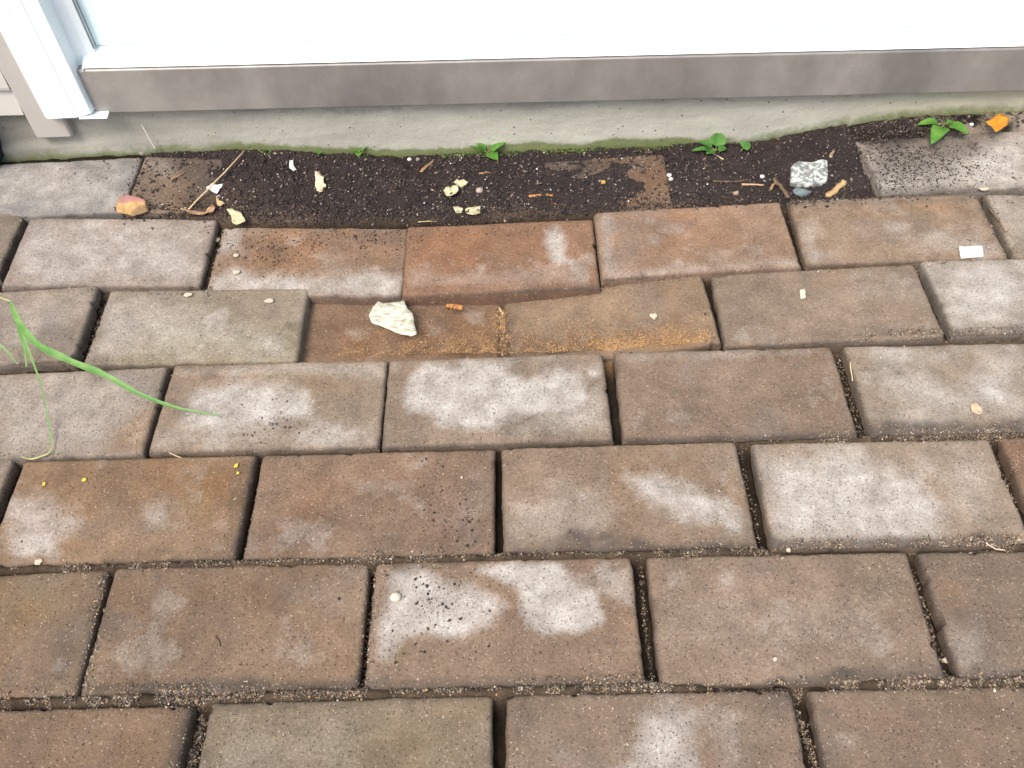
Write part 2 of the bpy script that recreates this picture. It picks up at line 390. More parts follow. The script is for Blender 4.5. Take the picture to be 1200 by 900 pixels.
def edge_axis(h, step, r):
    e = [0, .0004, .0009, .0016, .0026, .0042, .0065]
    n = max(2, int(round((2*h-.013)/step)))
    mid = np.linspace(-h+.0065, h-.0065, n+1)[1:-1]
    return np.concatenate([-h+np.array(e), mid, (h-np.array(e))[::-1]])
ALB = .60
def build_paver(key, pose, srgb, label, step=.002, group='concrete pavers laid in running bond'):
    seed = sum(ord(ch)*31**i for i, ch in enumerate(key)) % 9973
    ax = edge_axis(SX, step, 0); ay = edge_axis(SY, step, 0)
    X, Y = np.meshgrid(ax, ay, indexing='ij'); nu, nv = X.shape
    ox, oy = seed*.37, seed*.73
    dx = SX-np.abs(X); dy = SY-np.abs(Y)
    # outline wear: edges wander by a fraction of a millimetre, with some chips
    wob = lambda t, s: (fbm(t*60+ox, t*0+s+oy, seed, 3)-.5)*.0018+(fbm(t*420+ox, t*0+s, seed+5, 2)-.5)*.0007
    chip = lambda t, s: -.0026*sstep(.74, .9, fbm(t*110+ox, t*0+s*3.1+oy, seed+9, 2))
    kx = np.exp(-dx/.006); ky = np.exp(-dy/.006)
    wx = wob(Y, np.sign(X)*3)+chip(Y, np.sign(X)*3); wy = wob(X, np.sign(Y)*7+20)+chip(X, np.sign(Y)*7+20)
    Xd = X+np.sign(X)*kx*wx; Yd = Y+np.sign(Y)*ky*wy
    # chamfer (about 5 mm wide, 2.5 mm deep) with a rounded rim
    cw = .0036+.0022*(fbm(X*45+ox, Y*45+oy, seed+2, 2)-.5)
    def prof(d):
        t = np.clip(1-d/cw, 0, 1); return -.0011*t**1.4-.0008*np.clip(1-d/.0012, 0, 1)**2
    Z = prof(dx)+prof(dy)
    cr = .004; q = np.hypot(np.clip(cr-dx, 0, None), np.clip(cr-dy, 0, None))
    Z -= .0012*np.clip(q/cr-.5, 0, 2)
    Z += (fbm(X*30+ox, Y*30+oy, seed, 3)-.5)*.0011+(fbm(X*240+ox, Y*240+oy, seed+3, 3)-.5)*.00055
    pit = sstep(.80, .88, fbm(X*190-ox, Y*190+oy, seed+7, 2)); Z -= pit*.0007
    # colour
    wxp, wyp, wzp = paver_world(pose, X, Y, 0)
    px, py = to_photo(wxp, wyp, wzp)
    n1 = fbm(X*38+ox, Y*38+oy, seed+11, 4)-.5; n2 = fbm(X*150+ox, Y*150+oy, seed+13, 3)-.5
    ch = {c: np.zeros_like(X) for c in 'prdg'}
    for k, c, poly, soft, s in ST:
        if k != key: continue
        sdv = poly_sd(px, py, poly)+n1*soft*1.8+n2*soft*.8
        ch[c] = np.maximum(ch[c], s*sstep(-soft*1.15, soft*1.15, sdv))
    srgb = np.array(srgb)*.78+np.array([152, 131, 116])*.22+np.array([1, 1, -2])
    base = np.ones(X.shape+(3,))*lin(srgb)*ALB
    base = base*.97+base.mean(-1, keepdims=True)*.03
    tone = 1+.46*(fbm(X*16+ox, Y*16+oy, seed+17, 3)-.5)+.22*n1
    base *= tone[..., None]
    rg = np.clip(ch['r']+.5*(fbm(X*22-ox, Y*22+oy, seed+19, 3)-.62)*2, 0, 1)[..., None]
    base = base*(1-rg)+base*np.array([1.04, .84, .66])*rg
    gg = ch['g'][..., None]; base = base*(1-gg)+base*np.array([.95, 1.0, .62])*gg
    cool = sstep(.60, .75, fbm(X*20+ox*1.3, Y*20-oy, seed+23, 3))[..., None]*.18
    base = base*(1-cool)+base.mean(-1, keepdims=True)*np.array([1.0, 1.0, 1.02])*cool
    pale = ch['p']+.30*sstep(.60, .8, fbm(X*26-ox, Y*26-oy, seed+29, 4))
    d = np.minimum(dx, dy)
    dirt = ch['d']+.40*np.exp(-d/.0022)*(.4+fbm(X*90+ox, Y*90, seed+31, 3))+(.34*np.exp(-((SY+Y)/.0026)**2)+.24*np.exp(-(dx/.0034)**2))*(.5+fbm(X*60+ox, Y*60, seed+33, 3))+.35*sstep(.68, .86, fbm(X*34, Y*34+ox, seed+37, 4))+.25*pit
    pale = pale*(1-.5*np.exp(-d/.003))
    mask = np.stack([np.clip(pale, 0, 1), np.clip(dirt, 0, 1), 0*d], -1)
    V = np.stack([Xd, Yd, Z], -1).reshape(-1, 3); Fc = grid_faces(nu, nv)
    # skirt: rim ring down to the underside
    idx = np.arange(nu*nv).reshape(nu, nv)
    ring = np.concatenate([idx[:, 0], idx[-1, 1:], idx[-2::-1, -1], idx[0, -2:0:-1]])
    rv = V[ring]; nr = len(ring)
    lv = []; cb = []; cm = []
    bb = base.reshape(-1, 3)[ring]; mm = mask.reshape(-1, 3)[ring]
    for dz, inset, dk in ((-.0030, -.0003, .45), (-.008, 0, .45), (-.018, 0, .5), (-.035, 0, .6), (-.060, .001, .6)):
        a = rv.copy(); s = np.sign(rv[:, :2])*inset
        jit = (fbm(rv[:, 0]*160+ox+dz*500, rv[:, 1]*160+oy, seed+41, 2)-.5)*.0008
        nrm = np.stack([np.where(SX-np.abs(rv[:, 0]) < .001, np.sign(rv[:, 0]), 0), np.where(SY-np.abs(rv[:, 1]) < .001, np.sign(rv[:, 1]), 0)], -1)
        a[:, :2] -= s; a[:, :2] += nrm*jit[:, None]; a[:, 2] = dz+np.minimum(0, rv[:, 2])*.3 if dz > -.01 else dz
        lv.append(a); cb.append(bb*.9); m2 = mm.copy(); m2[:, 0] *= .2; m2[:, 1] = np.clip(dk*.8+.2*(fbm(rv[:, 0]*80, rv[:, 1]*80+dz*300, seed+43, 2)-.5), 0, 1); cm.append(m2)
    n0 = len(V); V = np.concatenate([V]+lv); rings = [ring]+[np.arange(nr)+n0+i*nr for i in range(5)]
    fs = [Fc]
    for r0, r1 in zip(rings[:-1], rings[1:]):
        fs.append(np.stack([r0, r1, np.roll(r1, -1), np.roll(r0, -1)], -1))
    base_all = np.concatenate([base.reshape(-1, 3)]+cb); mask_all = np.concatenate([mask.reshape(-1, 3)]+cm)
    Fa = np.concatenate(fs)[:, ::-1] if False else np.concatenate(fs)
    # tilt as shear in z (angles are tiny)
    V = V.copy(); V[:, 2] += pose[4]*V[:, 1]+pose[5]*V[:, 0]
    o = mesh_obj('paver', V, Fa, PAVER, attrs={'base': base_all, 'mask': mask_all})
    o.location = (pose[0], pose[1], pose[3]); o.rotation_euler = (0, 0, pose[2])
    return tag(o, label, 'paver', group)

def inside_any(x, y, margin=0.0, poses=None):
    z = np.full(np.shape(x), -9.0)
    for p in (poses or ALLP):
        lx = (x-p[0])*math.cos(p[2])+(y-p[1])*math.sin(p[2]); ly = -(x-p[0])*math.sin(p[2])+(y-p[1])*math.cos(p[2])
        m = (np.abs(lx) < SX+margin) & (np.abs(ly) < SY+margin)
        ddx = np.clip(1-(SX-np.abs(lx))/.0058, 0, 1); ddy = np.clip(1-(SY-np.abs(ly))/.0058, 0, 1)
        z = np.where(m, np.maximum(z, p[3]+p[4]*ly+p[5]*lx-.002*ddx**1.6-.002*ddy**1.6), z)
    return z

# pavers that carry the courses on beyond the photograph's edges
EXTRA = []
def course_extra():
    rows = {0: (-.5278, .4760, .767), 1: (-.6313, .5841, .664), 2: (-.5177, .4903, .563), 3: (-.424, .3879, .459), 4: (-.5323, .4907, .357), 5: (-.4195, .3923, .254), 6: (-.3338, .2868, .152)}
    for r, (xl, xr, yc) in rows.items():
        x = xl-.2035
        while x > -1.15: EXTRA.append((x, yc+.004 if r < 4 else yc, 0, 0, 0, 0)); x -= .2035
        x = xr+.2035
        while x < 1.15: EXTRA.append((x, yc-.002, 0, 0, 0, 0)); x += .2035
    for r, off in ((7, .02), (8, -.08), (9, .03)):
        x = -1.12+off
        while x < 1.15: EXTRA.append((x, .152-.1022*(r-6), 0, 0, 0, 0)); x += .2035
course_extra()
VISP = [v[0] for v in PV.values()]
ALLP = VISP+EXTRA

# ------------------------------------------------------------------ wall line (slightly turned against the courses)
WX0, WY0, WX1, WY1 = -.42, .832, .56, .846
def wall_y(x): return WY0+(np.asarray(x)-WX0)*(WY1-WY0)/(WX1-WX0)

# ------------------------------------------------------------------ earth: one sheet, fine where the photograph sees it
def bed_mask(x, y):
    m = sstep(.706, .716, y+.004*(fbm(x*30, y*30, 3, 3)-.5))
    m = m*sstep(-.44, -.425, x)*sstep(.384, .376, x)
    return m
ROWJ = [.7169-.102*r-.003 for r in range(0, 10)]
def ground_z(x, y):
    n = fbm(x*60, y*60, 50, 4)-.5; nf = fbm(x*260, y*260, 57, 3)-.5
    z = -.0140+n*.006+nf*.003
    # fuller horizontal joints in the near courses
    for i, yj in enumerate(ROWJ):
        k = np.exp(-((y-yj)/.007)**2)
        if i in (4, 5, 6): full = .0140*sstep(.25, .5, fbm(x*9+i, y*0+i*3.3, 61, 2))+.001
        elif i == 3: full = .0120*sstep(.10, .2, x)*1.0
        elif i == 2: full = .0115*sstep(.30, .4, x)
        elif i == 0: full = .006*sstep(.33, .36, x)+.004*sstep(-.42, -.45, x)
        elif i >= 7: full = .008
        else: full = .002
        z = z+k*full
    b = bed_mask(x, y)
    wy = wall_y(x)
    t = np.clip((y-.712)/(wy-.712), 0, 1)
    soil = -.0075-.013*t*sstep(-.30, -.12, x)*sstep(.42, .22, x)
    soil = soil+.0065*sstep(-.22, -.36, x)*(1-t*.3)+.010*sstep(.27, .38, x)*t
    soil = soil+(fbm(x*26, y*26, 71, 3)-.5)*.007+(fbm(x*120, y*120, 73, 4)-.5)*.0055+(fbm(x*420, y*420, 75, 2)-.5)*.002
    soil = soil-.004*np.exp(-((x+.40)/.05)**2-((y-.765)/.05)**2)
    soil = soil-.0085*np.exp(-((x-.135)/.036)**2-((y-.724)/.022)**2)
    z = z*(1-b)+soil*b
    # strip between the end pavers and the wall
    s = sstep(.794, .804, y)*(1-sstep(-.44, -.425, x)*sstep(.384, .376, x))
    z = z*(1-s)+s*(-.003+.0095*sstep(.36, .46, x)+(fbm(x*80, y*80, 77, 3)-.5)*.004)
    return z
def build_ground():
    step = .0024
    xs = np.arange(-.72, .72, step); ys = np.arange(.05, .885, step)
    xs = np.concatenate([[-60, -6, -1.6, -1.2], np.arange(-1.15, -.72, .02), xs, np.arange(.73, 1.16, .02), [1.2, 1.6, 6, 60]])
    ys = np.concatenate([[-60, -6, -1.2, -.8], np.arange(-.6, .05, .02), ys, [.9, 1.2, 6, 60]])
    X, Y = np.meshgrid(xs, ys, indexing='ij')
    Z = ground_z(X, Y)
    for p in ALLP:
        lx = (X-p[0])*math.cos(p[2])+(Y-p[1])*math.sin(p[2]); ly = -(X-p[0])*math.sin(p[2])+(Y-p[1])*math.cos(p[2])
        top = p[3]+p[4]*ly+p[5]*lx
        buried = p in (PV['0b'][0], PV['0d'][0])
        ins = (np.abs(lx) < SX-.002) & (np.abs(ly) < SY-.002)
        if buried: continue
        low = p is PV['2c'][0] or p is PV['2d'][0]
        Z = np.where(ins, -.06, Z)
        near = (np.abs(lx) < SX+.006) & (np.abs(ly) < SY+.006)
        if low: Z = np.where(near & ~ins, np.minimum(Z, top-.0025), Z)
    Z = np.where((np.abs(X) > 1.19) | (Y < -.7), -.012, Z)
    b = bed_mask(X, Y)[..., None]
    n = fbm(X*50, Y*50, 81, 3)[..., None]
    dark = np.array([.028, .021, .020]); brown = np.array([.10, .068, .048]); grit = np.array([.10, .078, .058])
    soilc = dark*(.8+.7*n)
    lf = sstep(-.25, -.36, X)*sstep(.80, .74, Y)+.8*sstep(.735, .715, Y)*sstep(.45, .6, fbm(X*14, Y*14, 83, 3))
    lf = np.clip(lf, 0, 1)[..., None]
    soilc = soilc*(1-lf*.75)+brown*lf*.75
    jc = grit*(.25+.7*n+.75*(fbm(X*300, Y*300, 87, 3)[..., None]-.25))
    # dark, open cross joints; paler filled lengthwise joints
    kj = np.zeros_like(X)
    for yj in ROWJ: kj = np.maximum(kj, np.exp(-((Y-yj)/.006)**2))
    jc = jc*np.array([1.12, 1.0, .86])*(.20+.55*kj[..., None])
    c = jc*(1-b)+soilc*b
    tan = (sstep(.814, .82, Y)*sstep(.40, .52, X)*sstep(.35, .6, fbm(X*60, Y*60, 85, 3)))[..., None]
    c = c*(1-tan)+np.array([.26, .215, .17])*(.6+.6*n)*tan
    ob = np.maximum(np.exp(-((X-.02)/.16)**4-((Y-.515)/.02)**2), np.exp(-((X+.018)/.010)**4-((Y-.56)/.05)**4))[..., None]
    c = c*(1-ob)+np.array([.20, .12, .06])*(.6+.6*n)*ob
    mesh_obj_ = mesh_obj('ground', np.stack([X, Y, Z], -1).reshape(-1, 3), grid_faces(*X.shape), SOIL, attrs={'base': c.reshape(-1, 3)})
    return tag(mesh_obj_, 'dark earth bed against the foundation and earth in the joints between pavers', None, None, 'structure')
build_ground()
for k, (pose, col, lab) in PV.items(): build_paver(k, pose, col, lab)
cols = [(140, 118, 102), (150, 132, 118), (134, 112, 94), (158, 146, 134)]
for i, p in enumerate(EXTRA):
    build_paver('x%d' % i, p, cols[i % 4], 'concrete paver carrying the courses on outside the edges of the photograph', step=.008, group='pavers beyond the frame')

# ------------------------------------------------------------------ surface height of everything paved or bedded
def surf(x, y):
    x = np.asarray(x, float); y = np.asarray(y, float)
    return np.maximum(inside_any(x, y), ground_z(x, y))
def on(px, py, lift=0.0):
    z = 0.0
    for _ in range(6):
        p = at(px, py, z); z = float(surf(p[0], p[1]))+lift
    p = at(px, py, z); return Vector((p[0], p[1], z))

# ------------------------------------------------------------------ grains (sand, grit, crumbs): uncountable stuff
OCT = np.array([(1,0,0),(-1,0,0),(0,1,0),(0,-1,0),(0,0,1),(0,0,-1)], float)
OF = np.array([(0,2,4),(2,1,4),(1,3,4),(3,0,4),(2,0,5),(1,2,5),(3,1,5),(0,3,5)])
def grains(name, pts, size, cols, label, sink=.25, flat=.75):
    n = len(pts); R = RNG
    v = OCT[None]*R.uniform(.65, 1.25, (n, 6, 1))
    v += R.normal(0, .14, (n, 6, 3))
    a = R.uniform(0, 6.283, n); ca, sa = np.cos(a), np.sin(a)
    st = R.uniform(.6, 1.5, (n, 1))
    x = v[..., 0]*st; y = v[..., 1]
    vx = x*ca[:, None]-y*sa[:, None]; vy = x*sa[:, None]+y*ca[:, None]; vz = v[..., 2]*flat
    tz = R.normal(0, .35, (n, 1)); vz = vz+vx*tz
    V = np.stack([vx, vy, vz], -1)*size[:, None, None]+pts[:, None, :]
    V[..., 2] += (size*(flat-sink))[:, None]*.8
    Fc = (OF[None]+np.arange(n)[:, None, None]*6).reshape(-1, 3)
    o = mesh_obj(name, V.reshape(-1, 3), Fc, GRAIN, smooth=False, attrs={'base': np.repeat(cols, 6, 0)})
    return tag(o, label, None, None, 'stuff')
def palette(n, cs, ws, jit=.18):
    cs = np.array(cs, float); ws = np.array(ws, float)/sum(ws)
    c = cs[RNG.choice(len(cs), n, p=ws)]
    return np.clip(c*RNG.uniform(1-jit, 1+jit, (n, 1))*RNG.uniform(.94, 1.06, (n, 3)), .004, .85)
GRITC = [(.34,.27,.19), (.22,.16,.11), (.12,.09,.07), (.05,.04,.035), (.55,.5,.42), (.40,.24,.12)]
def band(px0, py0, px1, py1, wpx, n, s0=.00035, s1=.0011):
    """scatter along a line given in photo pixels with gaussian spread"""
    t = RNG.uniform(0, 1, n); k = fbm(t*18+px0, t*0+py0, 5, 3); keep = RNG.uniform(0, 1, n) < sstep(.30, .62, k)
    t = t[keep]; n = len(t)
    X = px0+(px1-px0)*t; Y = py0+(py1-py0)*t+RNG.normal(0, wpx, n)
    P = np.array([at(a, b) for a, b in zip(X, Y)])
    return P[:, :2], s0+(s1-s0)*RNG.power(.35, n)
bands = [  # lengthwise joints full of grit
 (0,666,285,660,3.2,1500), (285,659,440,655,2.2,350), (400,655,545,650,4.2,1500), (545,651,760,648,1.8,300), (760,648,890,641,4,700), (890,644,1200,634,4.5,2300),
 (0,822,240,814,6.5,3800), (240,812,430,810,4.2,1900), (430,809,620,806,3,700), (600,805,760,800,5.2,2500), (760,805,950,803,5,2100), (950,803,1110,799,4.2,1500), (1110,800,1200,798,5,1100),
 (930,514,1200,506,4.5,2000), (720,518,930,515,1.8,250), (1010,398,1200,389,3.4,1100), (860,407,1010,401,1.8,260), (170,533,450,527,1.2,120),
 (700,327,920,312,1.2,120), (950,314,1110,307,2.2,260), (1020,229,1160,226,3.5,420),
 (0,423,350,425,1.2,140), (0,337,240,343,1.6,160), (0,533,170,533,1.5,120)]
P = []; S = []
for b_ in bands:
    b_ = b_[:5]+(int(b_[5]*1.8),); p, s = band(*b_); P.append(p); S.append(s)
# cross joints
cross = [(125,670,97,808,3.5,900), (437,665,425,805,3.5,800), (1072,650,1118,797,3,420), (230,832,215,900,4,650), (935,815,965,900,3,400), (750,650,768,800,1.6,200),
 (303,540,284,655,1.8,150), (120,345,93,418,3.5,420), (258,262,242,345,2.6,260), (870,520,898,640,2.0,160), (985,405,1018,512,2.6,260), (1165,520,1200,590,4,350), (1155,232,1182,298,4.5,420), (200,432,172,528,1.6,90), (27,252,3,320,2.5,120), (588,366,588,415,2,120), (163,182,152,248,3,260), (820,330,838,405,3,60)]
for x0, y0, x1, y1, wpx, n in cross:
    t = RNG.uniform(0, 1, n); X = x0+(x1-x0)*t+RNG.normal(0, wpx, n); Y = y0+(y1-y0)*t
    p = np.array([at(a, b)[:2] for a, b in zip(X, Y)]); P.append(p); S.append(.00035+.0009*RNG.power(.4, n))
P = np.concatenate(P); S = np.concatenate(S)
Z = surf(P[:, 0], P[:, 1])
grains('joint_grit', np.column_stack([P, Z]), S, palette(len(P), GRITC, [3, 5, 5, 4, .3, .7]), 'gritty sand washed out along the joints between the pavers')

# faint grit dust scattered over all the pavers
n = 4200
X = RNG.uniform(0, 1200, n); Y = RNG.uniform(235, 900, n)
p = np.array([at(a, b)[:2] for a, b in zip(X, Y)]); Z = surf(p[:, 0], p[:, 1])
keep = Z > -.006
p = p[keep]; Z = Z[keep]; s = .00018+.0006*RNG.power(.22, len(p))
grains('loose_grit', np.column_stack([p, Z]), s, palette(len(p), GRITC+[(.6,.56,.5)], [3, 3, 3, 3, .45, .8, .25]), 'fine loose grit sprinkled over the pavers')

# orange sand drifted on to the sunken pavers
n = 24000
t = RNG.beta(1.7, 1.15, n); X = 385+445*t; amp = .5+1.3*fbm(t*7, t*0, 141, 3)
Y = 420-RNG.gamma(1.25, 9.0, n)*amp*(1-.45*np.abs(t-.5)*2)+(-9*t+2)
Xb = RNG.normal(588, 5, 1500); Yb = RNG.uniform(368, 418, 1500)
X = np.concatenate([X, Xb]); Y = np.concatenate([Y, Yb])
p = np.array([at(a, b, -.019)[:2] for a, b in zip(X, Y)]); Z = surf(p[:, 0], p[:, 1]); keep = (Z < -.0022) & (Z > -.040) & (p[:, 1] < .61) & (RNG.uniform(0, 1, len(X)) < .15+.85*sstep(.3, .62, fbm(p[:, 0]*90, p[:, 1]*90, 143, 3)))
p = p[keep]; Z = Z[keep]
grains('orange_sand', np.column_stack([p, Z]), .00022+.00055*RNG.power(.40, len(p)), palette(len(p), [(.42,.235,.095), (.32,.175,.08), (.50,.32,.15), (.15,.095,.055), (.5,.42,.30)], [4, 4, 2, 2.5, .5]), 'orange-brown sand drifted over the sunken pavers')

# dark soil crumbs in the bed and a fringe of them over the paver edges
n = 30000
X = RNG.uniform(-.44, .62, n); Y = RNG.uniform(.694, .852, n)
bm = np.maximum(bed_mask(X, Y), np.maximum(sstep(.817, .824, Y)*sstep(.36, .38, X), sstep(.700, .712, Y)*sstep(-.33, -.30, X)*sstep(.385, .375, X)))
keep = (Y < wall_y(X)-.001) & (RNG.uniform(0, 1, n) < np.clip(bm*.95+.05+.0*X, 0, 1)*(.35+.65*sstep(.35, .6, fbm(X*22, Y*22, 91, 3))))
X = X[keep]; Y = Y[keep]; gz = ground_z(X, Y); pz = inside_any(X, Y)
k2 = (pz < gz) | (RNG.uniform(0, 1, len(X)) < .22+.5*sstep(.42, .6, fbm(X*40, Y*40, 95, 3)))
X = X[k2]; Y = Y[k2]; Z = np.maximum(gz, pz)[k2]
s = .0005+.0019*RNG.power(.30, len(X))
grains('soil_crumbs', np.column_stack([X, Y, Z]), s, palette(len(X), [(.045,.033,.031), (.026,.020,.021), (.075,.054,.045), (.13,.09,.065), (.19,.15,.125)], [4, 6, 2.6, 1.3, .9], .4), 'dark crumbly soil heaped against the foundation')
# crumbs spilled in clusters on the pavers
cl = [(980/1,0,0,0,0)]
P = []; S = []
for cx, cy, sx, sy, n, s1 in [(528,612,20,22,70,.0014),(500,725,38,26,95,.0016),(515,695,20,18,40,.0015),(318,495,24,16,60,.0012),(520,540,22,6,14,.0015),(450,665,30,5,30,.0013),(320,498,8,10,14,.0013),(105,200,22,14,36,.0013),(330,292,30,12,200,.0011),(390,274,60,6,260,.0012),(300,285,26,14,120,.0012),
        (440,280,26,7,110,.001),(1060,180,40,18,1100,.0014),(1110,195,40,14,600,.0011),(1040,215,26,8,300,.0012),(1030,165,24,10,260,.0014),(1090,205,50,14,260,.0011),(880,250,26,12,34,.0010),(560,480,60,22,18,.0009),(300,262,40,4,70,.0012),(570,266,70,4,90,.0011),
        (440,265,30,5,140,.0012),(830,245,60,3,40,.001),(700,255,6,4,20,.001),(240,215,30,20,110,.0012),(1150,228,14,4,60,.0012),(1150,290,20,7,50,.001),(1000,575,90,40,14,.0008),(880,690,120,60,26,.0008),(250,740,70,35,14,.0009),(720,510,40,60,20,.0007),(960,370,70,18,20,.0008),(740,372,60,20,16,.0008),(130,300,70,22,26,.001),(470,345,6,10,16,.001),(650,715,60,50,22,.0007),(380,460,60,30,20,.0008),(900,840,120,30,16,.0008),(730,414,6,2,14,.0016)]:
    t = np.array([at(a, b)[:2] for a, b in zip(RNG.normal(cx, sx, n), RNG.normal(cy, sy, n))]); P.append(t); S.append(.0004+(s1-.0004)*RNG.power(.45, n))
P = np.concatenate(P); S = np.concatenate(S); k = P[:, 1] < wall_y(P[:, 0])-.002; P = P[k]; S = S[k]
grains('spilled_crumbs', np.column_stack([P, surf(P[:, 0], P[:, 1])]), S, palette(len(P), [(.035,.025,.022), (.07,.045,.033), (.02,.016,.016)], [3, 1.5, 2]), 'dark soil crumbs spilled in patches on the pavers')
X = RNG.uniform(.37, .50, 1500); Y = RNG.uniform(.806, .842, 1500)
grains('soil_crumbs', np.column_stack([X, Y, surf(X, Y)]), .0004+.0015*RNG.power(.35, 1500), palette(1500, [(.05,.036,.031), (.026,.020,.021), (.11,.08,.06), (.17,.13,.10)], [4, 4, 2, 1], .35), 'soil crumbs behind the left end of the whitish paver')
# browner crumbs along the front of the bed, straggling over the paver edges behind the first course
n = 9000
X = RNG.uniform(-.42, .39, n); Y = .716+RNG.normal(.004, .008, n)+.008*(fbm(X*30, X*0, 97, 3)-.5)
k = (bed_mask(X, Y) > .3) | (RNG.uniform(0, 1, n) < .45*sstep(.45, .6, fbm(X*28, X*0+3, 98, 3))*sstep(.1, .0, X)); X = X[k]; Y = Y[k]
grains('soil_crumbs', np.column_stack([X, Y, surf(X, Y)]), .0004+.0014*RNG.power(.35, len(X)), palette(len(X), [(.035,.026,.023), (.07,.048,.035), (.13,.08,.05), (.02,.016,.016)], [4, 3, 1.2, 3], .3), 'browner soil crumbs along the front of the bed')
# pale flecks in the soil
n = 640
X = RNG.uniform(-.42, .39, n); Y = RNG.uniform(.700, .835, n); k = (Y < wall_y(X)-.003) & (bed_mask(X, Y) > .5); X = X[k]; Y = Y[k]
s = .0005+.0011*RNG.power(.22, len(X))
grains('pale_flecks', np.column_stack([X, Y, surf(X, Y)+.0006]), s, palette(len(X), [(.72,.70,.66), (.5,.42,.34), (.38,.30,.22), (.30,.2,.15)], [3, 2, 2, 2]), 'tiny white and tan flecks mixed into the soil', sink=0)

# ------------------------------------------------------------------ house
HOUSE = empty('house', (0, float(wall_y(0)), 0), 'house front with a white door, beige siding and brown-grey sill on a low concrete foundation', 'house')
HYAW = math.atan2(WY1-WY0, WX1-WX0)
HOUSE.rotation_euler = (0, 0, HYAW)
# local frame: x along the wall, y into the house, z up; origin at x=0 on the wall line
def part(name, V, Fc, mat, parent=HOUSE, smooth=False, attrs=None): return mesh_obj(name, V, Fc, mat, parent, smooth, attrs)
def slope(x): return -.0175*x         # the patio falls away a little against the level of the house
def extrude_x(name, prof, x0, x1, mat, parent=HOUSE, nx=2, bevel=0.0, smooth=False, skew=None):
    """closed profile (y,z) swept along x; skew(x, y, z) may shift the ends"""
    xs = np.linspace(x0, x1, nx); k = len(prof); V = []
    for x in xs:
        for (y, z) in prof: V.append((x, y, z+slope(x)))
    Fc = []
    for i in range(nx-1):
        for j in range(k):
            a = i*k+j; b = i*k+(j+1) % k; Fc.append((a, b, b+k, a+k))
    Fc.append(tuple(range(k))); Fc.append(tuple(reversed(range((nx-1)*k, nx*k))))
    o = part(name, V, Fc, mat, parent, smooth)
    if bevel:
        m = o.modifiers.new('bevel', 'BEVEL'); m.width = bevel; m.segments = 3; m.limit_method = 'ANGLE'; m.angle_limit = math.radians(40)
        for p in o.data.polygons: p.use_smooth = True
        w_ = o.modifiers.new('wn', 'WEIGHTED_NORMAL')
    return o
def extrude_z(name, prof, z0, z1, mat, parent=HOUSE, bevel=0.0, cut=None):
    """closed profile (x,y) raised from z0 to z1; cut(x) adds to the foot height"""
    k = len(prof); V = [(x, y, z0+(cut(x) if cut else 0)) for x, y in prof]+[(x, y, z1) for x, y in prof]
    Fc = [(j, (j+1) % k, (j+1) % k+k, j+k) for j in range(k)]+[tuple(reversed(range(k))), tuple(range(k, 2*k))]
    o = part(name, V, Fc, mat, parent)
    if bevel:
        m = o.modifiers.new('bevel', 'BEVEL'); m.width = bevel; m.segments = 2; m.limit_method = 'ANGLE'; m.angle_limit = math.radians(35)
    return o

# concrete foundation
def make_concrete():
    m, nt, b = mat_new('foundation_concrete', .9, .2); n = N(nt)
    base = n.attr('base'); mk = n.sep(n.attr('mask'))
    f = n.noise(900, 3, .7); mid = n.noise(120, 4, .6); st = n.noise(40, 4, .6, (.35, 1, 1.6))
    c = n.scale(base, n.rng(f, .3, .7, .86, 1.14)); c = n.scale(c, n.rng(st, .3, .7, .86, 1.12))
    g = n.rng(n.math('ADD', mk[0], n.math('MULTIPLY', n.math('SUBTRACT', mid, .5), .7)), .3, .85)
    c = n.mix(n.math('MULTIPLY', g, .85), c, n.mix(n.rng(f, .35, .65), (.075, .10, .028), (.17, .20, .055)))
    vd, vc = n.voro(210); vs = n.sep(vc)
    pit = n.math('MULTIPLY', n.rng(vd, .12, .26, 1, 0), n.rng(n.math('ADD', vs[0], n.math('MULTIPLY', mk[1], .32)), .99, 1.05))
    c = n.mix(n.math('MULTIPLY', pit, .85), c, (.03, .03, .035))
    d = n.rng(n.math('ADD', mk[2], n.math('MULTIPLY', n.math('SUBTRACT', mid, .5), .8)), .4, .9)
    c = n.mix(n.math('MULTIPLY', d, .40), c, (.10, .10, .11))
    nt.links.new(c, b.inputs['Base Color'])
    h = n.math('ADD', mid, n.math('ADD', n.math('MULTIPLY', f, .3), n.math('MULTIPLY', pit, -2)))
    nt.links.new(n.bump(h, .0015, .6), b.inputs['Normal'])
    return m
xs = np.concatenate([[-3, -1.5, -1.0], np.arange(-.75, .75, .003), [1.0, 1.5, 3]])
zs = np.concatenate([[-.15, -.06], np.arange(-.035, .075, .0025)])
Xg, Zg = np.meshgrid(xs, zs, indexing='ij')
Yg = -(fbm(Xg*9, Zg*30, 101, 2)-.5)*.002-(fbm(Xg*90, Zg*90, 103, 3)-.5)*.0007
Yg -= .006*sstep(-.40, -.60, Xg)*sstep(.022, .012, Zg)                     # little ledge at the foot on the left
lvl = .018+.006*(fbm(Xg*12, Xg*0, 105, 3)-.5)
gz0 = np.interp(xs, xs, ground_z(np.clip(xs, -.7, .7), wall_y(np.clip(xs, -.7, .7))-.004))[:, None]
hgt = Zg-gz0
amt = .35+.65*sstep(-.36, -.25, Xg)*sstep(.26, .16, Xg)
moss = amt*sstep(.013, .002, hgt+.010*(fbm(Xg*30, Xg*0, 107, 3)-.5))+.40*sstep(.030, .004, hgt)*(1-.4*sstep(-.1, .1, Xg))+.16*sstep(.1, .5, Xg)*sstep(.04, .005, hgt)
bc = np.array([.41, .395, .335])*(.85+.3*fbm(Xg*14, Zg*20, 109, 3))[..., None]
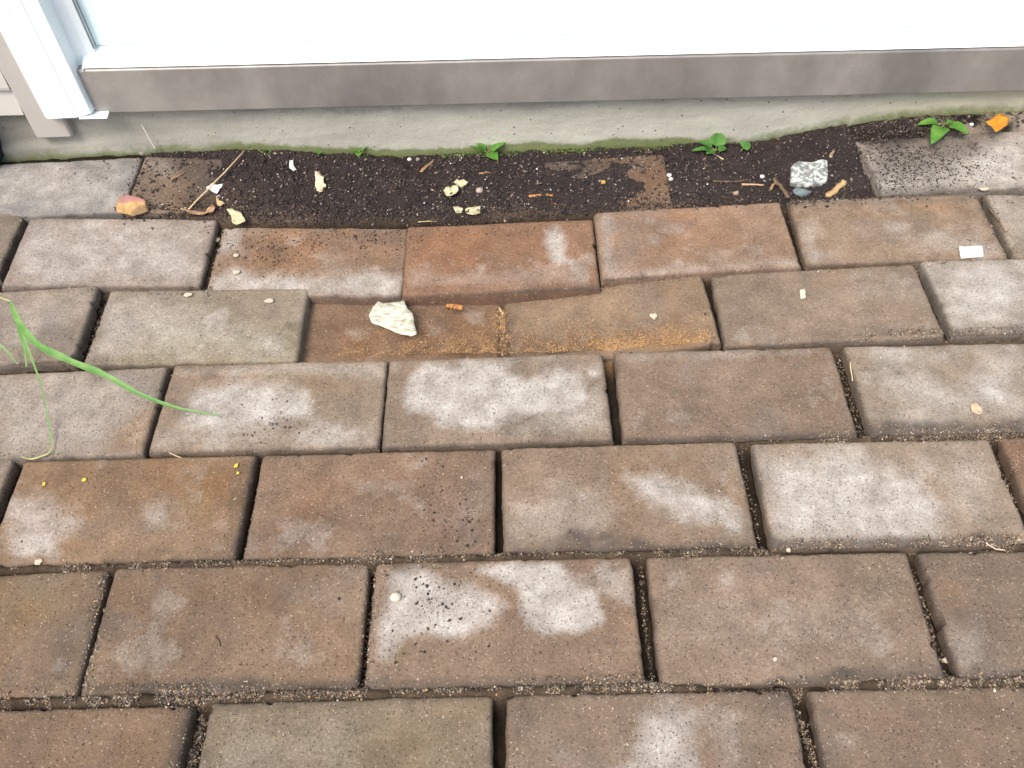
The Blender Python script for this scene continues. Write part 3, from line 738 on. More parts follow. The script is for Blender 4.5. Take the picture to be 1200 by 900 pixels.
bc = bc*(1-.15*sstep(.0, -.5, Xg)[..., None])*(1-.35*sstep(-.48, -.56, Xg)[..., None])  # darker toward the left, with the pot's shade painted into the far end
warm = sstep(.3, .5, Xg)[..., None]*.5; bc = bc*(1-warm)+bc*np.array([1.08, 1.02, .82])*warm
soiled = sstep(.004, -.001, hgt)[..., None]; bc = bc*(1-soiled*.7)+np.array([.08, .06, .04])*soiled*.7
pits = sstep(.035, .05, Zg)*sstep(.0, .2, Xg)+.2
dk = sstep(.02, .045, Zg+slope(Xg)*0)*sstep(.45, .65, fbm(Xg*22, Zg*60, 111, 3))*.7
mk = np.stack([moss, pits, dk], -1)
CONC = make_concrete()
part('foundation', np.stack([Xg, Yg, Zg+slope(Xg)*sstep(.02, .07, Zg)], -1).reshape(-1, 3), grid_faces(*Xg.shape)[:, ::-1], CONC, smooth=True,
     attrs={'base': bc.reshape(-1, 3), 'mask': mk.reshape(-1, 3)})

# materials of the door front
def make_paint(name, col, rough=.45, specks=True, metal=0.0, mott=.06):
    m, nt, b = mat_new(name, rough, .4, metal); n = N(nt)
    lo = n.noise(9, 4, .6); c = n.scale(tuple(col)+(1,), n.rng(lo, .3, .7, 1-mott, 1+mott))
    if specks:
        vd, vc = n.voro(55); vs = n.sep(vc)
        s = n.math('MULTIPLY', n.rng(vd, .03, .06, 1, 0), n.rng(vs[0], .9, .92))
        c = n.mix(n.math('MULTIPLY', s, .5), c, (.3, .3, .27))
    nt.links.new(c, b.inputs['Base Color'])
    nt.links.new(n.bump(n.noise(160, 3, .5), .0003, .4), b.inputs['Normal'])
    return m
WHITE = make_paint('white_door_paint', (.70, .84, .83), .35, True, 0, .015)
WHITE2 = make_paint('white_frame_vinyl', (.78, .84, .84), .35, True, 0, .02)
TAUPE = make_paint('taupe_trim', (.40, .37, .34), .55, False, 0, .04)
SIDING = make_paint('beige_siding', (.46, .435, .40), .55, False, 0, .05)
def make_sill():
    m, nt, b = mat_new('sill_metal', .42, .5, .25); n = N(nt)
    a = n.noise(6.5, 5, .6, (1, .3, .5)); f = n.noise(600, 3, .6); c2 = n.noise(30, 4, .6)
    c = n.mix(n.rng(a, .35, .65), (.180, .166, .155), (.315, .294, .270))
    c = n.scale(c, n.rng(c2, .3, .7, .88, 1.12)); c = n.scale(c, n.rng(f, .3, .7, .94, 1.06))
    vd, vc = n.voro(170); vs = n.sep(vc)
    s = n.math('MULTIPLY', n.rng(vd, .05, .12, 1, 0), n.rng(vs[0], .968, .972))
    c = n.mix(n.math('MULTIPLY', s, .7), c, (.6, .57, .52))
    s2 = n.math('MULTIPLY', n.rng(vd, .05, .14, 1, 0), n.rng(vs[1], .97, .98))
    c = n.mix(n.math('MULTIPLY', s2, .5), c, (.1, .08, .075))
    nt.links.new(c, b.inputs['Base Color']); nt.links.new(n.bump(c2, .0006, .3), b.inputs['Normal'])
    return m
SILLM = make_sill()
# heights measured on the photo
SB, STP = .0530, .1045       # bottom and top of the brown-grey face
SILL_L = -.452
sill = extrude_x('door_sill', [(-.014, SB), (-.014, STP-.001), (-.012, STP), (.05, STP+.001), (.05, SB)], -.470, 1.55, SILLM, nx=30, bevel=.0012)
cap = extrude_x('sill_cap', [(-.0135, STP+.0012), (.004, STP+.0095), (.010, STP+.0125), (.06, STP+.0125), (.06, STP+.0012)], -.452, 1.55, WHITE2, nx=2, bevel=.0015, parent=sill)
door = extrude_x('door_panel', [(.0105, STP+.0127), (.0105, 2.08), (.05, 2.08), (.05, STP+.0127)], -.4385, 1.55, WHITE, nx=2, bevel=.001)
# frame: stepped moulding on the left, head above
fr_prof = [(-.512, .05), (-.512, -.020), (-.508, -.024), (-.492, -.024), (-.4905, -.0232), (-.489, -.0238), (-.476, -.0235), (-.4745, -.0225), (-.473, -.0230), (-.4600, -.0215), (-.4585, -.018), (-.4585, -.004), (-.448, .0015), (-.4400, .0030), (-.4400, .05)]
frame = extrude_z('door_frame', fr_prof, .0625, 2.15, WHITE2, bevel=.0008, cut=lambda x: .0035*(1 if x > -.465 else 0))
caulk = extrude_z('caulk_line', [(-.4398, .004), (-.4398, .0025), (-.4388, .0025), (-.4388, .004)], STP+.0215, 2.08, make_simple('caulk', (.22, .22, .22), .8), parent=frame)
flange = extrude_x('frame_flange', [(-.0245, .0530), (-.0245, .0540), (-.012, .0555), (-.012, .0545)], -.474, -.444, WHITE2, bevel=.0004, parent=frame)
head = extrude_x('door_head', [(-.02, 2.085), (-.02, 2.17), (.05, 2.17), (.05, 2.085)], -.512, 1.62, WHITE2)
rf = extrude_z('door_frame', [(1.555, .05), (1.555, -.02), (1.62, -.02), (1.62, .05)], .05, 2.08, WHITE2)
# taupe channel left of the frame, running lower than it
trim = extrude_z('corner_trim', [(-.540, .04), (-.540, -.008), (-.537, -.012), (-.500, -.012), (-.4975, -.009), (-.4975, .0)], .0310, 2.3, TAUPE, bevel=.0012)
trim2 = extrude_z('corner_trim', [(1.625, .04), (1.625, -.012), (1.66, -.012), (1.66, .04)], .0310, 2.3, TAUPE, bevel=.0012)
# siding laps left and right of the door
def siding(x0, x1):
    V = []; Fc = []; z = .058; k = 0; prof = [(.03, .050), (-.010, .050), (-.012, .052)]
    zz = .052
    for i in range(24):
        top = zz+(.030 if i == 0 else .10)
        prof += [(-.0035 if i else -.0075, top-.001), (-.0125 if i else -.012, top), (-.0125, top+.003)]
        zz = top+.003
    prof += [(.03, zz)]
    return extrude_x('siding', prof, x0, x1, SIDING)
siding(-3.0, -.5385); siding(1.662, 3.0)
extrude_x('siding', [(.03, 2.175), (-.01, 2.175), (-.01, 2.5), (.03, 2.5)], -.5385, 1.662, SIDING)

# dark pot just outside the left edge
def lathe(name, prof, mat, loc, seg=40, parent=None):
    V = []; Fc = []; k = len(prof)
    for i in range(seg):
        a = 2*math.pi*i/seg
        for r, z in prof: V.append((r*math.cos(a), r*math.sin(a), z))
    for i in range(seg):
        for j in range(k-1):
            a = i*k+j; b = ((i+1) % seg)*k+j; Fc.append((a, b, b+1, a+1))
    o = mesh_obj(name, V, Fc, mat, parent); o.location = loc
    return o
potp = at(8, 190)
POT = lathe('plant_pot', [(0, .002), (.036, .002), (.040, .006), (.0425, .03), (.046, .075), (.0495, .078), (.050, .088), (.0465, .089), (.045, .078), (.0, .072)], make_simple('black_plastic', (.012, .016, .017), .4, .4, (.02, .024, .024), 60, .0002), (potp[0]-.041, potp[1]+.004, .0005))
tag(POT, 'dark blackish object cut off by the left edge, standing on the pale blue-grey paver', 'pot')

# ------------------------------------------------------------------ small things
def jitter_poly(n, rx, ry, rough, rng):
    a = np.linspace(0, 2*math.pi, n, endpoint=False); r = 1+rng.normal(0, rough, n)
    return np.stack([rx*r*np.cos(a), ry*r*np.sin(a)], -1)
def flake(name, px, py, wpx, hpx, mat, label, cat, outline=None, rot=0, thick=.0007, curl=.15, rough=.14, lift=.0008, tilt=(0, 0), group=None, seed=1, n=22, rings=4):
    """a thin irregular crumpled flake; outline in photo pixels or made from its size in pixels"""
    rng = np.random.default_rng(seed); c = on(px, py, lift)
    if outline:
        pts = np.array([at(a, b, c.z)[:2] for a, b in outline])-np.array([c.x, c.y])
        q = []
        for i in range(len(pts)):
            a, b = pts[i], pts[(i+1) % len(pts)]
            for t in (0, .33, .66): q.append(a*(1-t)+b*t+rng.normal(0, .02, 2)*np.linalg.norm(b-a))
        pts = np.array(q)
    else:
        s = 1/1180*np.linalg.norm(np.array(c)-np.array([0, 0, CAM_H]))*1.17
        pts = jitter_poly(n, wpx*s/2, hpx*s/2*1.45, rough, rng)
        ca, sa = math.cos(rot), math.sin(rot); pts = pts@np.array([[ca, sa], [-sa, ca]])
    k = len(pts); size = np.abs(pts).max(); V = []; Fc = []
    def zf(x, y):
        u, v = x/size, y/size
        return size*curl*((u*u+v*v)*.6+(fbm(u*2.2+seed, v*2.2, seed, 3)-.5)*1.5)+tilt[0]*x+tilt[1]*y
    levels = [(0, 0)]
    top = [(0., 0., float(zf(0, 0)))]
    for r in range(1, rings+1):
        f = r/rings
        for p in pts: top.append((p[0]*f, p[1]*f, float(zf(p[0]*f, p[1]*f))))
    nT = len(top); zmin = min(t[2] for t in top)
    V = [(x, y, z-zmin+thick) for x, y, z in top]+[(x, y, z-zmin) for x, y, z in top]
    for o_, flip in ((0, 0), (nT, 1)):
        for j in range(k):
            f = (o_, o_+1+j, o_+1+(j+1) % k); Fc.append(f[::-1] if flip else f)
        for r in range(rings-1):
            for j in range(k):
                a = o_+1+r*k+j; b = o_+1+r*k+(j+1) % k; f = (a, a+k, b+k, b); Fc.append(f[::-1] if flip else f)
    e = 1+(rings-1)*k
    for j in range(k):
        a = e+j; b = e+(j+1) % k; Fc.append((a, a+nT, b+nT, b))
    o = mesh_obj(name, V, Fc, mat); o.location = c
    return tag(o, label, cat, group)
def tube(pts, rad, seg=7, rng=None, rough=0.0, flat=1.0):
    V = []; Fc = []; n = len(pts)
    for i, p in enumerate(pts):
        a = pts[max(0, i-1)]; b = pts[min(n-1, i+1)]; d = (Vector(b)-Vector(a)).normalized()
        s = d.cross(Vector((0, 0, 1)));
        if s.length < 1e-4: s = Vector((1, 0, 0))
        s.normalize(); t = s.cross(d)
        r = rad[i] if hasattr(rad, '__len__') else rad
        for k in range(seg):
            an = 2*math.pi*k/seg; q = r*(1+(rng.normal(0, rough) if rng is not None and rough else 0))
            V.append(Vector(p)+s*math.cos(an)*q+t*math.sin(an)*q*flat)
    for i in range(n-1):
        for k in range(seg):
            a = i*seg+k; b = i*seg+(k+1) % seg; Fc.append((a, b, b+seg, a+seg))
    Fc.append(tuple(range(seg))[::-1]); Fc.append(tuple(range((n-1)*seg, n*seg)))
    return V, Fc
def local(V, c): return [Vector(v)-Vector(c) for v in V]
def stick(name, path, r0, mat, label, cat, lifts=None, taper=.8, rough=.1, seed=3, flat=.7, group=None, sub=4, seg=7):
    """path in photo pixels, lying on whatever is there"""
    rng = np.random.default_rng(seed); pts = []
    L = lifts or [0.0]*len(path); raw = []
    for i in range(len(path)-1):
        for s in range(sub):
            t = s/sub; raw.append((path[i][0]*(1-t)+path[i+1][0]*t, path[i][1]*(1-t)+path[i+1][1]*t, L[i]*(1-t)+L[i+1]*t))
    raw.append((path[-1][0], path[-1][1], L[-1]))
    a0 = on(raw[0][0], raw[0][1], L[0]+r0*.7); a1 = on(raw[-1][0], raw[-1][1], L[-1]+r0*.7)
    for i, (x, y, l) in enumerate(raw):
        f = i/(len(raw)-1); z = a0.z*(1-f)+a1.z*f+(l-(L[0]*(1-f)+L[-1]*f))
        p = at(x, y, z); pts.append(Vector(p)+Vector(rng.normal(0, r0*.12, 3)))
    rad = [r0*(1-(1-taper)*i/(len(pts)-1)) for i in range(len(pts))]
    V, Fc = tube(pts, rad, seg, rng, rough, flat)
    c = pts[0]; o = mesh_obj(name, local(V, c), Fc, mat); o.location = c
    return tag(o, label, cat, group)
def stone(name, px, py, sx, sy, sz, mat, label, cat, rot=0, seed=1, rough=.18, facets=0, sub=4, attrs_fn=None, sinkf=.1, group=None):
    import bmesh
    bm = bmesh.new(); bmesh.ops.create_icosphere(bm, subdivisions=sub, radius=1)
    rng = np.random.default_rng(seed); V = np.array([v.co[:] for v in bm.verts])
    for _ in range(facets):
        d = rng.normal(0, 1, 3); d /= np.linalg.norm(d); h = rng.uniform(.55, .82); e = V@d-h; V -= np.clip(e, 0, None)[:, None]*d
    r = 1+rough*(fbm(V[:, 0]*1.6+seed, V[:, 1]*1.6+V[:, 2]*1.3, seed, 3)-.5)*2+rough*.35*(fbm(V[:, 0]*6+seed, V[:, 1]*6+V[:, 2]*5, seed+2, 3)-.5)
    V = V*r[:, None]*np.array([sx, sy, sz]); V[:, 2] = np.maximum(V[:, 2], -sz*.75); V[:, 2] -= V[:, 2].min()
    Fc = [[v.index for v in f.verts] for f in bm.faces]; bm.free()
    c = on(px, py, 0); at_ = {'base': attrs_fn(V)} if attrs_fn else None
    o = mesh_obj(name, V, Fc, mat, attrs=at_); o.location = (c.x, c.y, c.z-sz*sinkf); o.rotation_euler = (0, 0, rot)
    return tag(o, label, cat, group)

ROCKM = make_attr_mat('stone_surface', .75, .35, 700, .82, 1.18, .0006)
def rock_cols(V):
    t = sstep(-.12, .14, (V[:, 1]*.6+V[:, 2]-.0120)/.011+.5*(fbm(V[:, 0]*200, V[:, 1]*200, 3, 3)-.5))[:, None]
    y = np.array([.46, .29, .12]); p = np.array([.38, .17, .15]); g = (fbm(V[:, 0]*260, V[:, 2]*260, 9, 3))[:, None]
    k = sstep(.5, .7, fbm(V[:, 0]*150+3, V[:, 2]*150, 19, 3))[:, None]*.6
    return ((y*(.6+.7*g))*(1-t)+p*(.8+.4*g)*t)*(1-k)+np.array([.20, .13, .09])*k
def lich_cols(V):
    g = fbm(V[:, 0]*330, V[:, 1]*330+V[:, 2]*100, 15, 4); g2 = fbm(V[:, 0]*420+5, V[:, 1]*420, 17, 2)
    c = np.array([.50, .52, .48])*np.ones((len(V), 1)); d = sstep(.46, .54, g)[:, None]*.85; c = c*(1-d)+np.array([.12, .13, .13])*d
    b = (sstep(.5, .7, 1-np.hypot(V[:, 0]/.008, (V[:, 1]-.001)/.006)))[:, None]*.8; c = c*(1-b)+np.array([.20, .13, .10])*b
    return c*(.8+.4*g2[:, None])
def slab(name, px, py, outline, h, mat, label, cat, fn, seed=1, sink=0.0, tilt=0.0, amp=.0007, facet=0):
    """flat block from an outline in photo pixels, rounded a little, with a rough top"""
    c = on(px, py, 0); rng = np.random.default_rng(seed)
    pts = np.array([at(a, b, c.z+h)[:2] for a, b in outline])-np.array([c.x, c.y])
    q = []
    for i in range(len(pts)):
        a, b = pts[i], pts[(i+1) % len(pts)]
        for t in np.linspace(0, 1, 13)[:-1]: q.append(a*(1-t)+b*t+rng.normal(0, .0002, 2))
    q = np.array(q); k = len(q); V = [(0, 0, h)]; Fc = []
    fr = [.08, .16, .24, .32, .4, .48, .56, .64, .72, .79, .86, .92, .965]
    for f in fr:
        for p in q:
            z = h*(1-.22*max(0, (f-.85)/.15)**2)+.0007*(float(fbm(p[0]*f*300, p[1]*f*300, seed, 3))-.5)*2
            V.append((p[0]*f, p[1]*f, z+tilt*p[1]*f))
    for f, z in ((1.0, h*.55), (1.0, 0), (.97, -h*.5)):
        for p in q: V.append((p[0]*f, p[1]*f, z+tilt*p[1]*f*(1 if z > 0 else 0)))
    for j in range(k): Fc.append((0, 1+j, 1+(j+1) % k))
    for r in range(len(fr)+2):
        for j in range(k):
            a = 1+r*k+j; b = 1+r*k+(j+1) % k; Fc.append((a, a+k, b+k, b))
    V = np.array(V)
    for _ in range(facet):
        d_ = rng.normal(0, 1, 3); d_[2] = abs(d_[2])*.8+.3; d_ /= np.linalg.norm(d_); m_ = V@d_; hh = m_.max()*rng.uniform(.68, .88); e_ = np.clip(m_-hh, 0, None); V = V-e_[:, None]*d_
    V[:, 2] += (fbm(V[:, 0]*260, V[:, 1]*260, seed+4, 3)-.5)*amp*1.5*(V[:, 2] > 0)
    o = mesh_obj(name, V, Fc, mat, attrs={'base': fn(V)}); o.location = c
    return tag(o, label, cat)
slab('stone', 949, 206, [(928,187),(951,189),(970,184),(971,203),(970,211),(948,215),(927,212)], .0055, ROCKM, 'squarish stone crusted white and black with lichen, lying on the dark soil', 'stone', lich_cols, 5, tilt=.0, amp=.0012, facet=2)
def hewn_stone(px, py, pts, rot, label):
    import bmesh
    bm = bmesh.new()
    for p in pts: bm.verts.new(p)
    r = bmesh.ops.convex_hull(bm, input=bm.verts[:])
    bmesh.ops.delete(bm, geom=[g for g in r['geom_interior'] if isinstance(g, bmesh.types.BMVert)], context='VERTS')
    bmesh.ops.dissolve_limit(bm, angle_limit=.15, verts=bm.verts[:], edges=bm.edges[:])
    bmesh.ops.bevel(bm, geom=bm.edges[:], offset=.0011, segments=2, affect='EDGES', profile=.6)
    bmesh.ops.triangulate(bm, faces=bm.faces[:])
    for _ in range(3): bmesh.ops.subdivide_edges(bm, edges=[e for e in bm.edges if e.calc_length() > .0012], cuts=1, use_grid_fill=True); bmesh.ops.triangulate(bm, faces=bm.faces[:])
    V = np.array([v.co[:] for v in bm.verts]); nrm = V-V.mean(0); nrm /= np.linalg.norm(nrm, axis=1)[:, None]
    V = V+nrm*(((fbm(V[:, 0]*130+V[:, 2]*90, V[:, 1]*130-V[:, 2]*70, 5, 3)-.5)*.0022+(fbm(V[:, 0]*500+V[:, 2]*300, V[:, 1]*500, 6, 2)-.5)*.0007)[:, None])
    Fc = [[v.index for v in f.verts] for f in bm.faces]; bm.verts.index_update(); Fc = [[v.index for v in f.verts] for f in bm.faces]; bm.free()
    c = on(px, py, 0); o = mesh_obj('stone', V, Fc, ROCKM, attrs={'base': rock_cols(V)}); o.location = (c.x, c.y, c.z-.0005); o.rotation_euler = (0, 0, rot)
    return tag(o, label, 'stone')
hewn_stone(157, 246, [(-.017,-.006,0), (.003,-.010,0), (.0165,-.002,0), (.016,.007,0), (-.010,.010,0), (-.0165,-.004,.007), (-.014,.003,.0135), (-.008,.008,.0145), (.0155,.001,.0095), (.014,.006,.0105), (.001,-.0085,.0065), (-.006,-.004,.0125), (.006,.007,.0130)], -.12, 'angular stone with yellow-orange front and pink top, lying on the paver corner at left')
stone('stone', 938, 228, .0105, .0062, .0045, make_simple('slate_grey', (.15, .19, .19), .7, .3, (.09, .11, .11), 150), 'smooth blue-grey stone just in front of the lichen-crusted stone', 'stone', seed=8, rough=.12, facets=4)
stone('pebble', 464, 701, .0042, .0036, .0029, make_simple('cream_pebble', (.58, .50, .40), .6, .4, (.44, .37, .30), 260), 'small round cream pebble near the left end of the white-patched paver', 'pebble', seed=3, rough=.06)
stone('pebble', 562, 225, .0042, .0040, .003, make_simple('tan_seed', (.36, .30, .26), .7, .3, (.24, .18, .15), 260), 'dull tan round pebble on the soil right of the crumpled petals', 'pebble', seed=13, rough=.1)
stone('pebble', 707, 215, .003, .0028, .0024, make_simple('ochre', (.42, .26, .08), .7, .3, None, 260), 'ochre pebble in the soil just above the bare rusty paver end', 'pebble', seed=14, rough=.1)
stone('pebble', 168, 181, .0045, .0035, .004, make_simple('dull_pebble', (.30, .25, .20), .8, .2, None, 260), 'dull brown pebble at the foot of the foundation right of the blue-grey paver', 'pebble', seed=15, rough=.12)
stone('pebble', 862, 228, .0040, .0034, .003, make_simple('tan_lump', (.34, .24, .18), .8, .2, None, 260), 'squarish tan pebble in the soil left of the brown twig', 'pebble', seed=16, rough=.1, facets=5)
for i, (x, y, s, l) in enumerate([(784,207,.0030,'white pebble at the right end of the bare rusty paver'), (893,208,.0026,'bright white oval pebble left of the lichen-crusted stone'),
        (480,188,.0026,'white pebble near the moss between the two middle seedlings'), (1138,147,.0024,'white pebble between the right seedling and the orange leaf'), (786,211,.0025,'greyish white pebble touching the right end of the bare paver, the lower of two'),
        (490,188,.0027,'grey-brown pebble under the moss, beside the white one'), (343,198,.002,'white speck pebble beside the curved white flake')]):
    stone('pebble', x, y, s, s*.85, s*.8, make_simple('white_pebble%d' % i, (.70, .68, .64) if i != 5 else (.22, .18, .16), .6, .3, None, 300), l, 'pebble', seed=20+i, rough=.12, sub=3)

CREAM = make_simple('cream_bark', (.60, .57, .47), .85, .2, (.30, .27, .20), 150, .0016, lo=.42, hi=.66, stretch=(1, 2.4, 1))
PETAL = make_simple('petal', (.66, .62, .40), .6, .3, (.45, .38, .22), 220, .0005, .15)
WHITEF = make_simple('white_flake', (.82, .82, .80), .6, .3, (.66, .66, .64), 200, .0003)
flake('bark_flake', 462, 376, 0, 0, CREAM, 'large ragged cream-white flake lying on the sunken brown paver', 'flake',
      outline=[(433,372),(437,364),(444,356),(458,357),(474,354),(478,364),(484,369),(486,380),(489,395),(482,397),(470,394),(458,388),(446,383),(436,380)], thick=.0009, curl=.10, lift=.0005, seed=5)
flake('paint_chip', 1137, 297, 0, 0, WHITEF, 'clean white rectangular chip at the front corner of a tan paver', 'chip', outline=[(1123,291),(1150,290),(1152,302),(1126,304)], thick=.002, curl=.02, seed=6)
flake('leaf', 280, 257, 0, 0, PETAL, 'pale yellow half-round leaf piece at the edge of the soil', 'leaf', outline=[(267,250),(273,248),(282,251),(288,258),(289,263),(280,263),(273,264),(272,255)], thick=.0004, curl=.3, seed=7)
flake('petal', 376, 219, 0, 0, make_simple('cream_petal', (.72, .62, .44), .6, .3, (.55, .45, .28), 250, .0004), 'long cream petal standing out on the dark soil at left', 'petal', outline=[(371,208),(376,207),(380,210),(380,218),(383,220),(379,224),(378,230),(373,229),(370,220)], thick=.0006, curl=.4, seed=8, lift=.001)
flake('petal', 344, 196, 0, 0, WHITEF, 'small curved white flake on the soil under the tiny sprout', 'petal', outline=[(340,190),(344,189),(344,196),(349,202),(345,204),(340,199)], thick=.0006, curl=.3, seed=9, lift=.001)
flake('paper_scrap', 252, 220, 0, 0, WHITEF, 'small white paper scrap lying over the straw stalk', 'scrap', outline=[(242,221),(249,216),(255,218),(262,217),(259,222),(255,228),(250,226)], thick=.0003, curl=.35, seed=10, lift=.0025)
flake('leaf', 236, 250, 0, 0, make_simple('dry_leaf', (.42, .27, .15), .7, .3, (.25, .14, .08), 180, .0006), 'dry curled brown leaf along the far edge of the pinkish paver', 'leaf', outline=[(214,250),(226,250),(238,250),(252,246),(255,249),(245,254),(228,255),(216,254)], thick=.0004, curl=.5, seed=11, lift=.001)
flake('leaf', 257, 239, 0, 0, make_simple('tan_leaf', (.55, .38, .22), .7, .3, None, 180), 'tiny curled tan leaf right of the lower end of the straw stalk', 'leaf', outline=[(254,232),(258,236),(265,241),(258,244),(255,241)], thick=.0004, curl=.4, seed=12, lift=.001)
for i, (x, y, ol, l) in enumerate([(529,227,[(520,227),(524,223),(531,221),(538,225),(537,230),(530,234),(523,231)],'lower left of two crumpled cream petals at the centre of the soil'),
        (541,217,[(532,217),(537,213),(544,213),(549,217),(547,220),(538,221)],'upper right of two crumpled cream petals at the centre of the soil'),
        (537,247,[(531,244),(537,243),(543,246),(541,251),(534,250)],'narrow left one of two olive-cream flakes at the soil edge'),
        (554,248,[(545,246),(552,244),(563,243),(563,253),(554,253),(546,251)],'broad right one of two olive-cream flakes at the soil edge')]):
    flake('petal', x, y, 0, 0, PETAL if i < 2 else make_simple('olive_flake%d' % i, (.50, .46, .30), .7, .3, (.36, .30, .18), 200), l, 'petal', outline=ol, thick=.0005, curl=.55 if i < 2 else .25, seed=30+i, lift=.001, group='crumpled petals on the soil')
flake('leaf', 1166, 147, 0, 0, make_simple('orange_leaf', (.62, .28, .03), .55, .3, (.55, .2, .02), 120, .0004, .2), 'bright orange fallen leaf at the foot of the foundation', 'leaf', outline=[(1153,147),(1162,143),(1168,139),(1180,143),(1179,149),(1174,152),(1166,156),(1161,151)], thick=.0004, curl=.25, seed=35, lift=.0075, tilt=(0, .25))
flake('leaf', 1143, 481, 0, 0, make_simple('tan_leaf_small', (.52, .38, .26), .7, .3, None, 150), 'small tan leaf lying on the cloudy grey paver at right', 'leaf', outline=[(1136,475),(1142,473),(1149,478),(1151,485),(1147,488),(1139,484)], thick=.0006, curl=.3, seed=36)
flake('chip', 940, 345, 0, 0, make_simple('cream_chip', (.72, .62, .44), .6, .3, None, 200), 'tiny cream chip standing out near the top left of a grey-brown paver', 'chip', outline=[(937,341),(943,340),(944,350),(938,351)], thick=.0018, curl=.03, seed=37)
for i, (x, y, w_, h_, l) in enumerate([(221,346,12,6,'pale flake in the joint below the pinkish paver'), (316,353,14,7,'cream flake on the far edge of the greenish grey paver'), (277,300,8,5,'white flake upper left on the rust stained paver'),
        (278,319,10,6,'cream flake lower left on the rust stained paver'), (46,659,11,6,'white flake in the joint at the lower left'), (1108,774,9,5,'broken pale bit at the lower right corner of a plain paver'),
        (255,282,7,6,'white fleck in the joint right of the pinkish paver'), (541,560,4,3,'tiny cream fleck on the plain reddish brown paver'), (1153,222,16,5,'cream flake at the soil end of the whitish paver'), (908,773,6,4,'pinkish white fleck on the plain grey-brown paver'),
        (924,645,6,5,'pale fleck in the joint below the cloudy white paver'), (766,371,12,9,'faint whitish fleck on the tilted brown paver'), (257,218,6,4,'pale fleck right of the paper scrap')]):
    flake('flake', x, y, w_*.75, h_*.75, make_simple('fleck%d' % i, (.52, .46, .37), .7, .2, (.36, .29, .2), 300), l, 'flake', seed=50+i, curl=.25, thick=.0006, n=12, rings=2, group='small pale flecks')
# yellow specks
YEL = make_simple('yellow_petal', (.66, .52, .07), .7, .2, (.50, .36, .05), 300)
for i, (x, y, s, l) in enumerate([(52,568,5,'left yellow speck on the orange-brown paver'), (99,563,5.5,'middle yellow speck on the orange-brown paver'), (277,546,6.5,'upper of the yellow specks at the right end of the orange-brown paver'), (279,555,4.5,'lower of the yellow specks at the right end of the orange-brown paver')]):
    flake('petal', x, y, s*.75, s*.6, YEL, l, 'petal', seed=70+i, curl=.4, thick=.0005, n=10, rings=2, group='yellow specks', rough=.25)
# wood and straw
STRAW = make_simple('straw', (.62, .50, .32), .6, .3, (.45, .33, .18), 400, .0002)
WOOD = make_simple('wood_chip', (.40, .25, .13), .8, .2, (.22, .13, .07), 160, .0008, stretch=(1, 5, 5))
WOOD2 = make_simple('old_wood', (.20, .14, .09), .85, .2, (.09, .06, .04), 160, .0008)
ORG = make_simple('orange_wood', (.52, .25, .09), .7, .3, (.30, .12, .04), 160, .0008)
stick('straw_stalk', [(221,245),(248,217),(268,197),(287,176)], .0010, STRAW, 'long pale straw stalk lying slantwise over the soil at left', 'straw', lifts=[.001, .004, .006, .004], taper=.8, rough=.04)
o = None
def wall_stick(name, p0, p1, r, mat, label, cat):
    a = Vector(at_y(*p0, float(wall_y(-.42))-.004)); b = Vector(at_y(*p1, float(wall_y(-.42))-.006))
    pts = [a.lerp(b, t)+Vector((0, -.001*math.sin(3.1*t), 0)) for t in np.linspace(0, 1, 8)]
    V, Fc = tube(pts, [r*(.35+.65*t) for t in np.linspace(0, 1, 8)], 6); o = mesh_obj(name, local(V, a), Fc, mat); o.location = a; return tag(o, label, cat)
wall_stick('straw_stalk', (166,146), (184,177), .0009, make_simple('white_straw', (.78, .74, .60), .6, .3), 'short whitish straw leaning on the concrete foundation at left', 'straw')
stick('wood_chip', [(493,201),(509,187)], .0020, WOOD, 'slanting brown wood splinter just below the moss', 'wood chip', rough=.15, flat=.5)
stick('wood_chip', [(619,230),(634,228),(648,229)], .0020, ORG, 'reddish orange wood splinter alone on the middle of the soil', 'wood chip', rough=.25, flat=.5)
stick('wood_chip', [(561,203),(575,202)], .0011, WOOD, 'thin pinkish wood splinter above the crumpled petals', 'wood chip', rough=.2)
stick('wood_chip', [(869,216),(882,216),(895,217)], .0014, make_simple('pinewood', (.58, .36, .22), .7, .3), 'pale orange wood splinter left of the brown twig', 'wood chip', rough=.15)
stick('twig', [(907,209),(916,220),(924,232)], .0026, WOOD2, 'thick brown twig pointing at the joint left of the blue-grey stone', 'twig', rough=.18, lifts=[.004, .003, .001])
stick('twig', [(903,222),(909,212)], .0015, WOOD, 'short light splinter crossing the brown twig', 'twig', rough=.2, lifts=[0, .004])
stick('wood_chip', [(969,230),(979,223),(989,213)], .0036, make_simple('bark_piece', (.46, .32, .16), .8, .2, (.30, .19, .09), 150, .001), 'chunky tan piece of wood right of the blue-grey stone', 'wood chip', rough=.12, flat=.75, taper=.95)
stick('wood_chip', [(973,184),(977,176)], .0019, make_simple('bark_bit', (.32, .24, .17), .8, .2), 'small upright wood chip above the lichen-crusted stone corner', 'wood chip', rough=.15)
stick('wood_chip', [(524,359),(532,359),(542,361)], .0032, ORG, 'bright orange wood stub on the sunken paver beside the cream flake', 'wood chip', rough=.10, taper=.9, flat=.9)
stick('twig', [(201,210),(217,202)], .0012, WOOD, 'thin brown twig lying on the half buried paver', 'twig', rough=.2)
stick('twig', [(835,212),(862,213),(880,210)], .0010, WOOD2, 'thin dark twig lying lengthwise on the soil at right', 'twig', rough=.2)
stick('twig', [(827,176),(838,181),(848,187)], .0010, STRAW, 'thin cream root below the round-leaved seedling', 'twig', rough=.1)
stick('twig', [(505,222),(513,225),(520,223),(527,224)], .0006, STRAW, 'thread-like pale root left of the crumpled petals', 'twig', rough=.1)
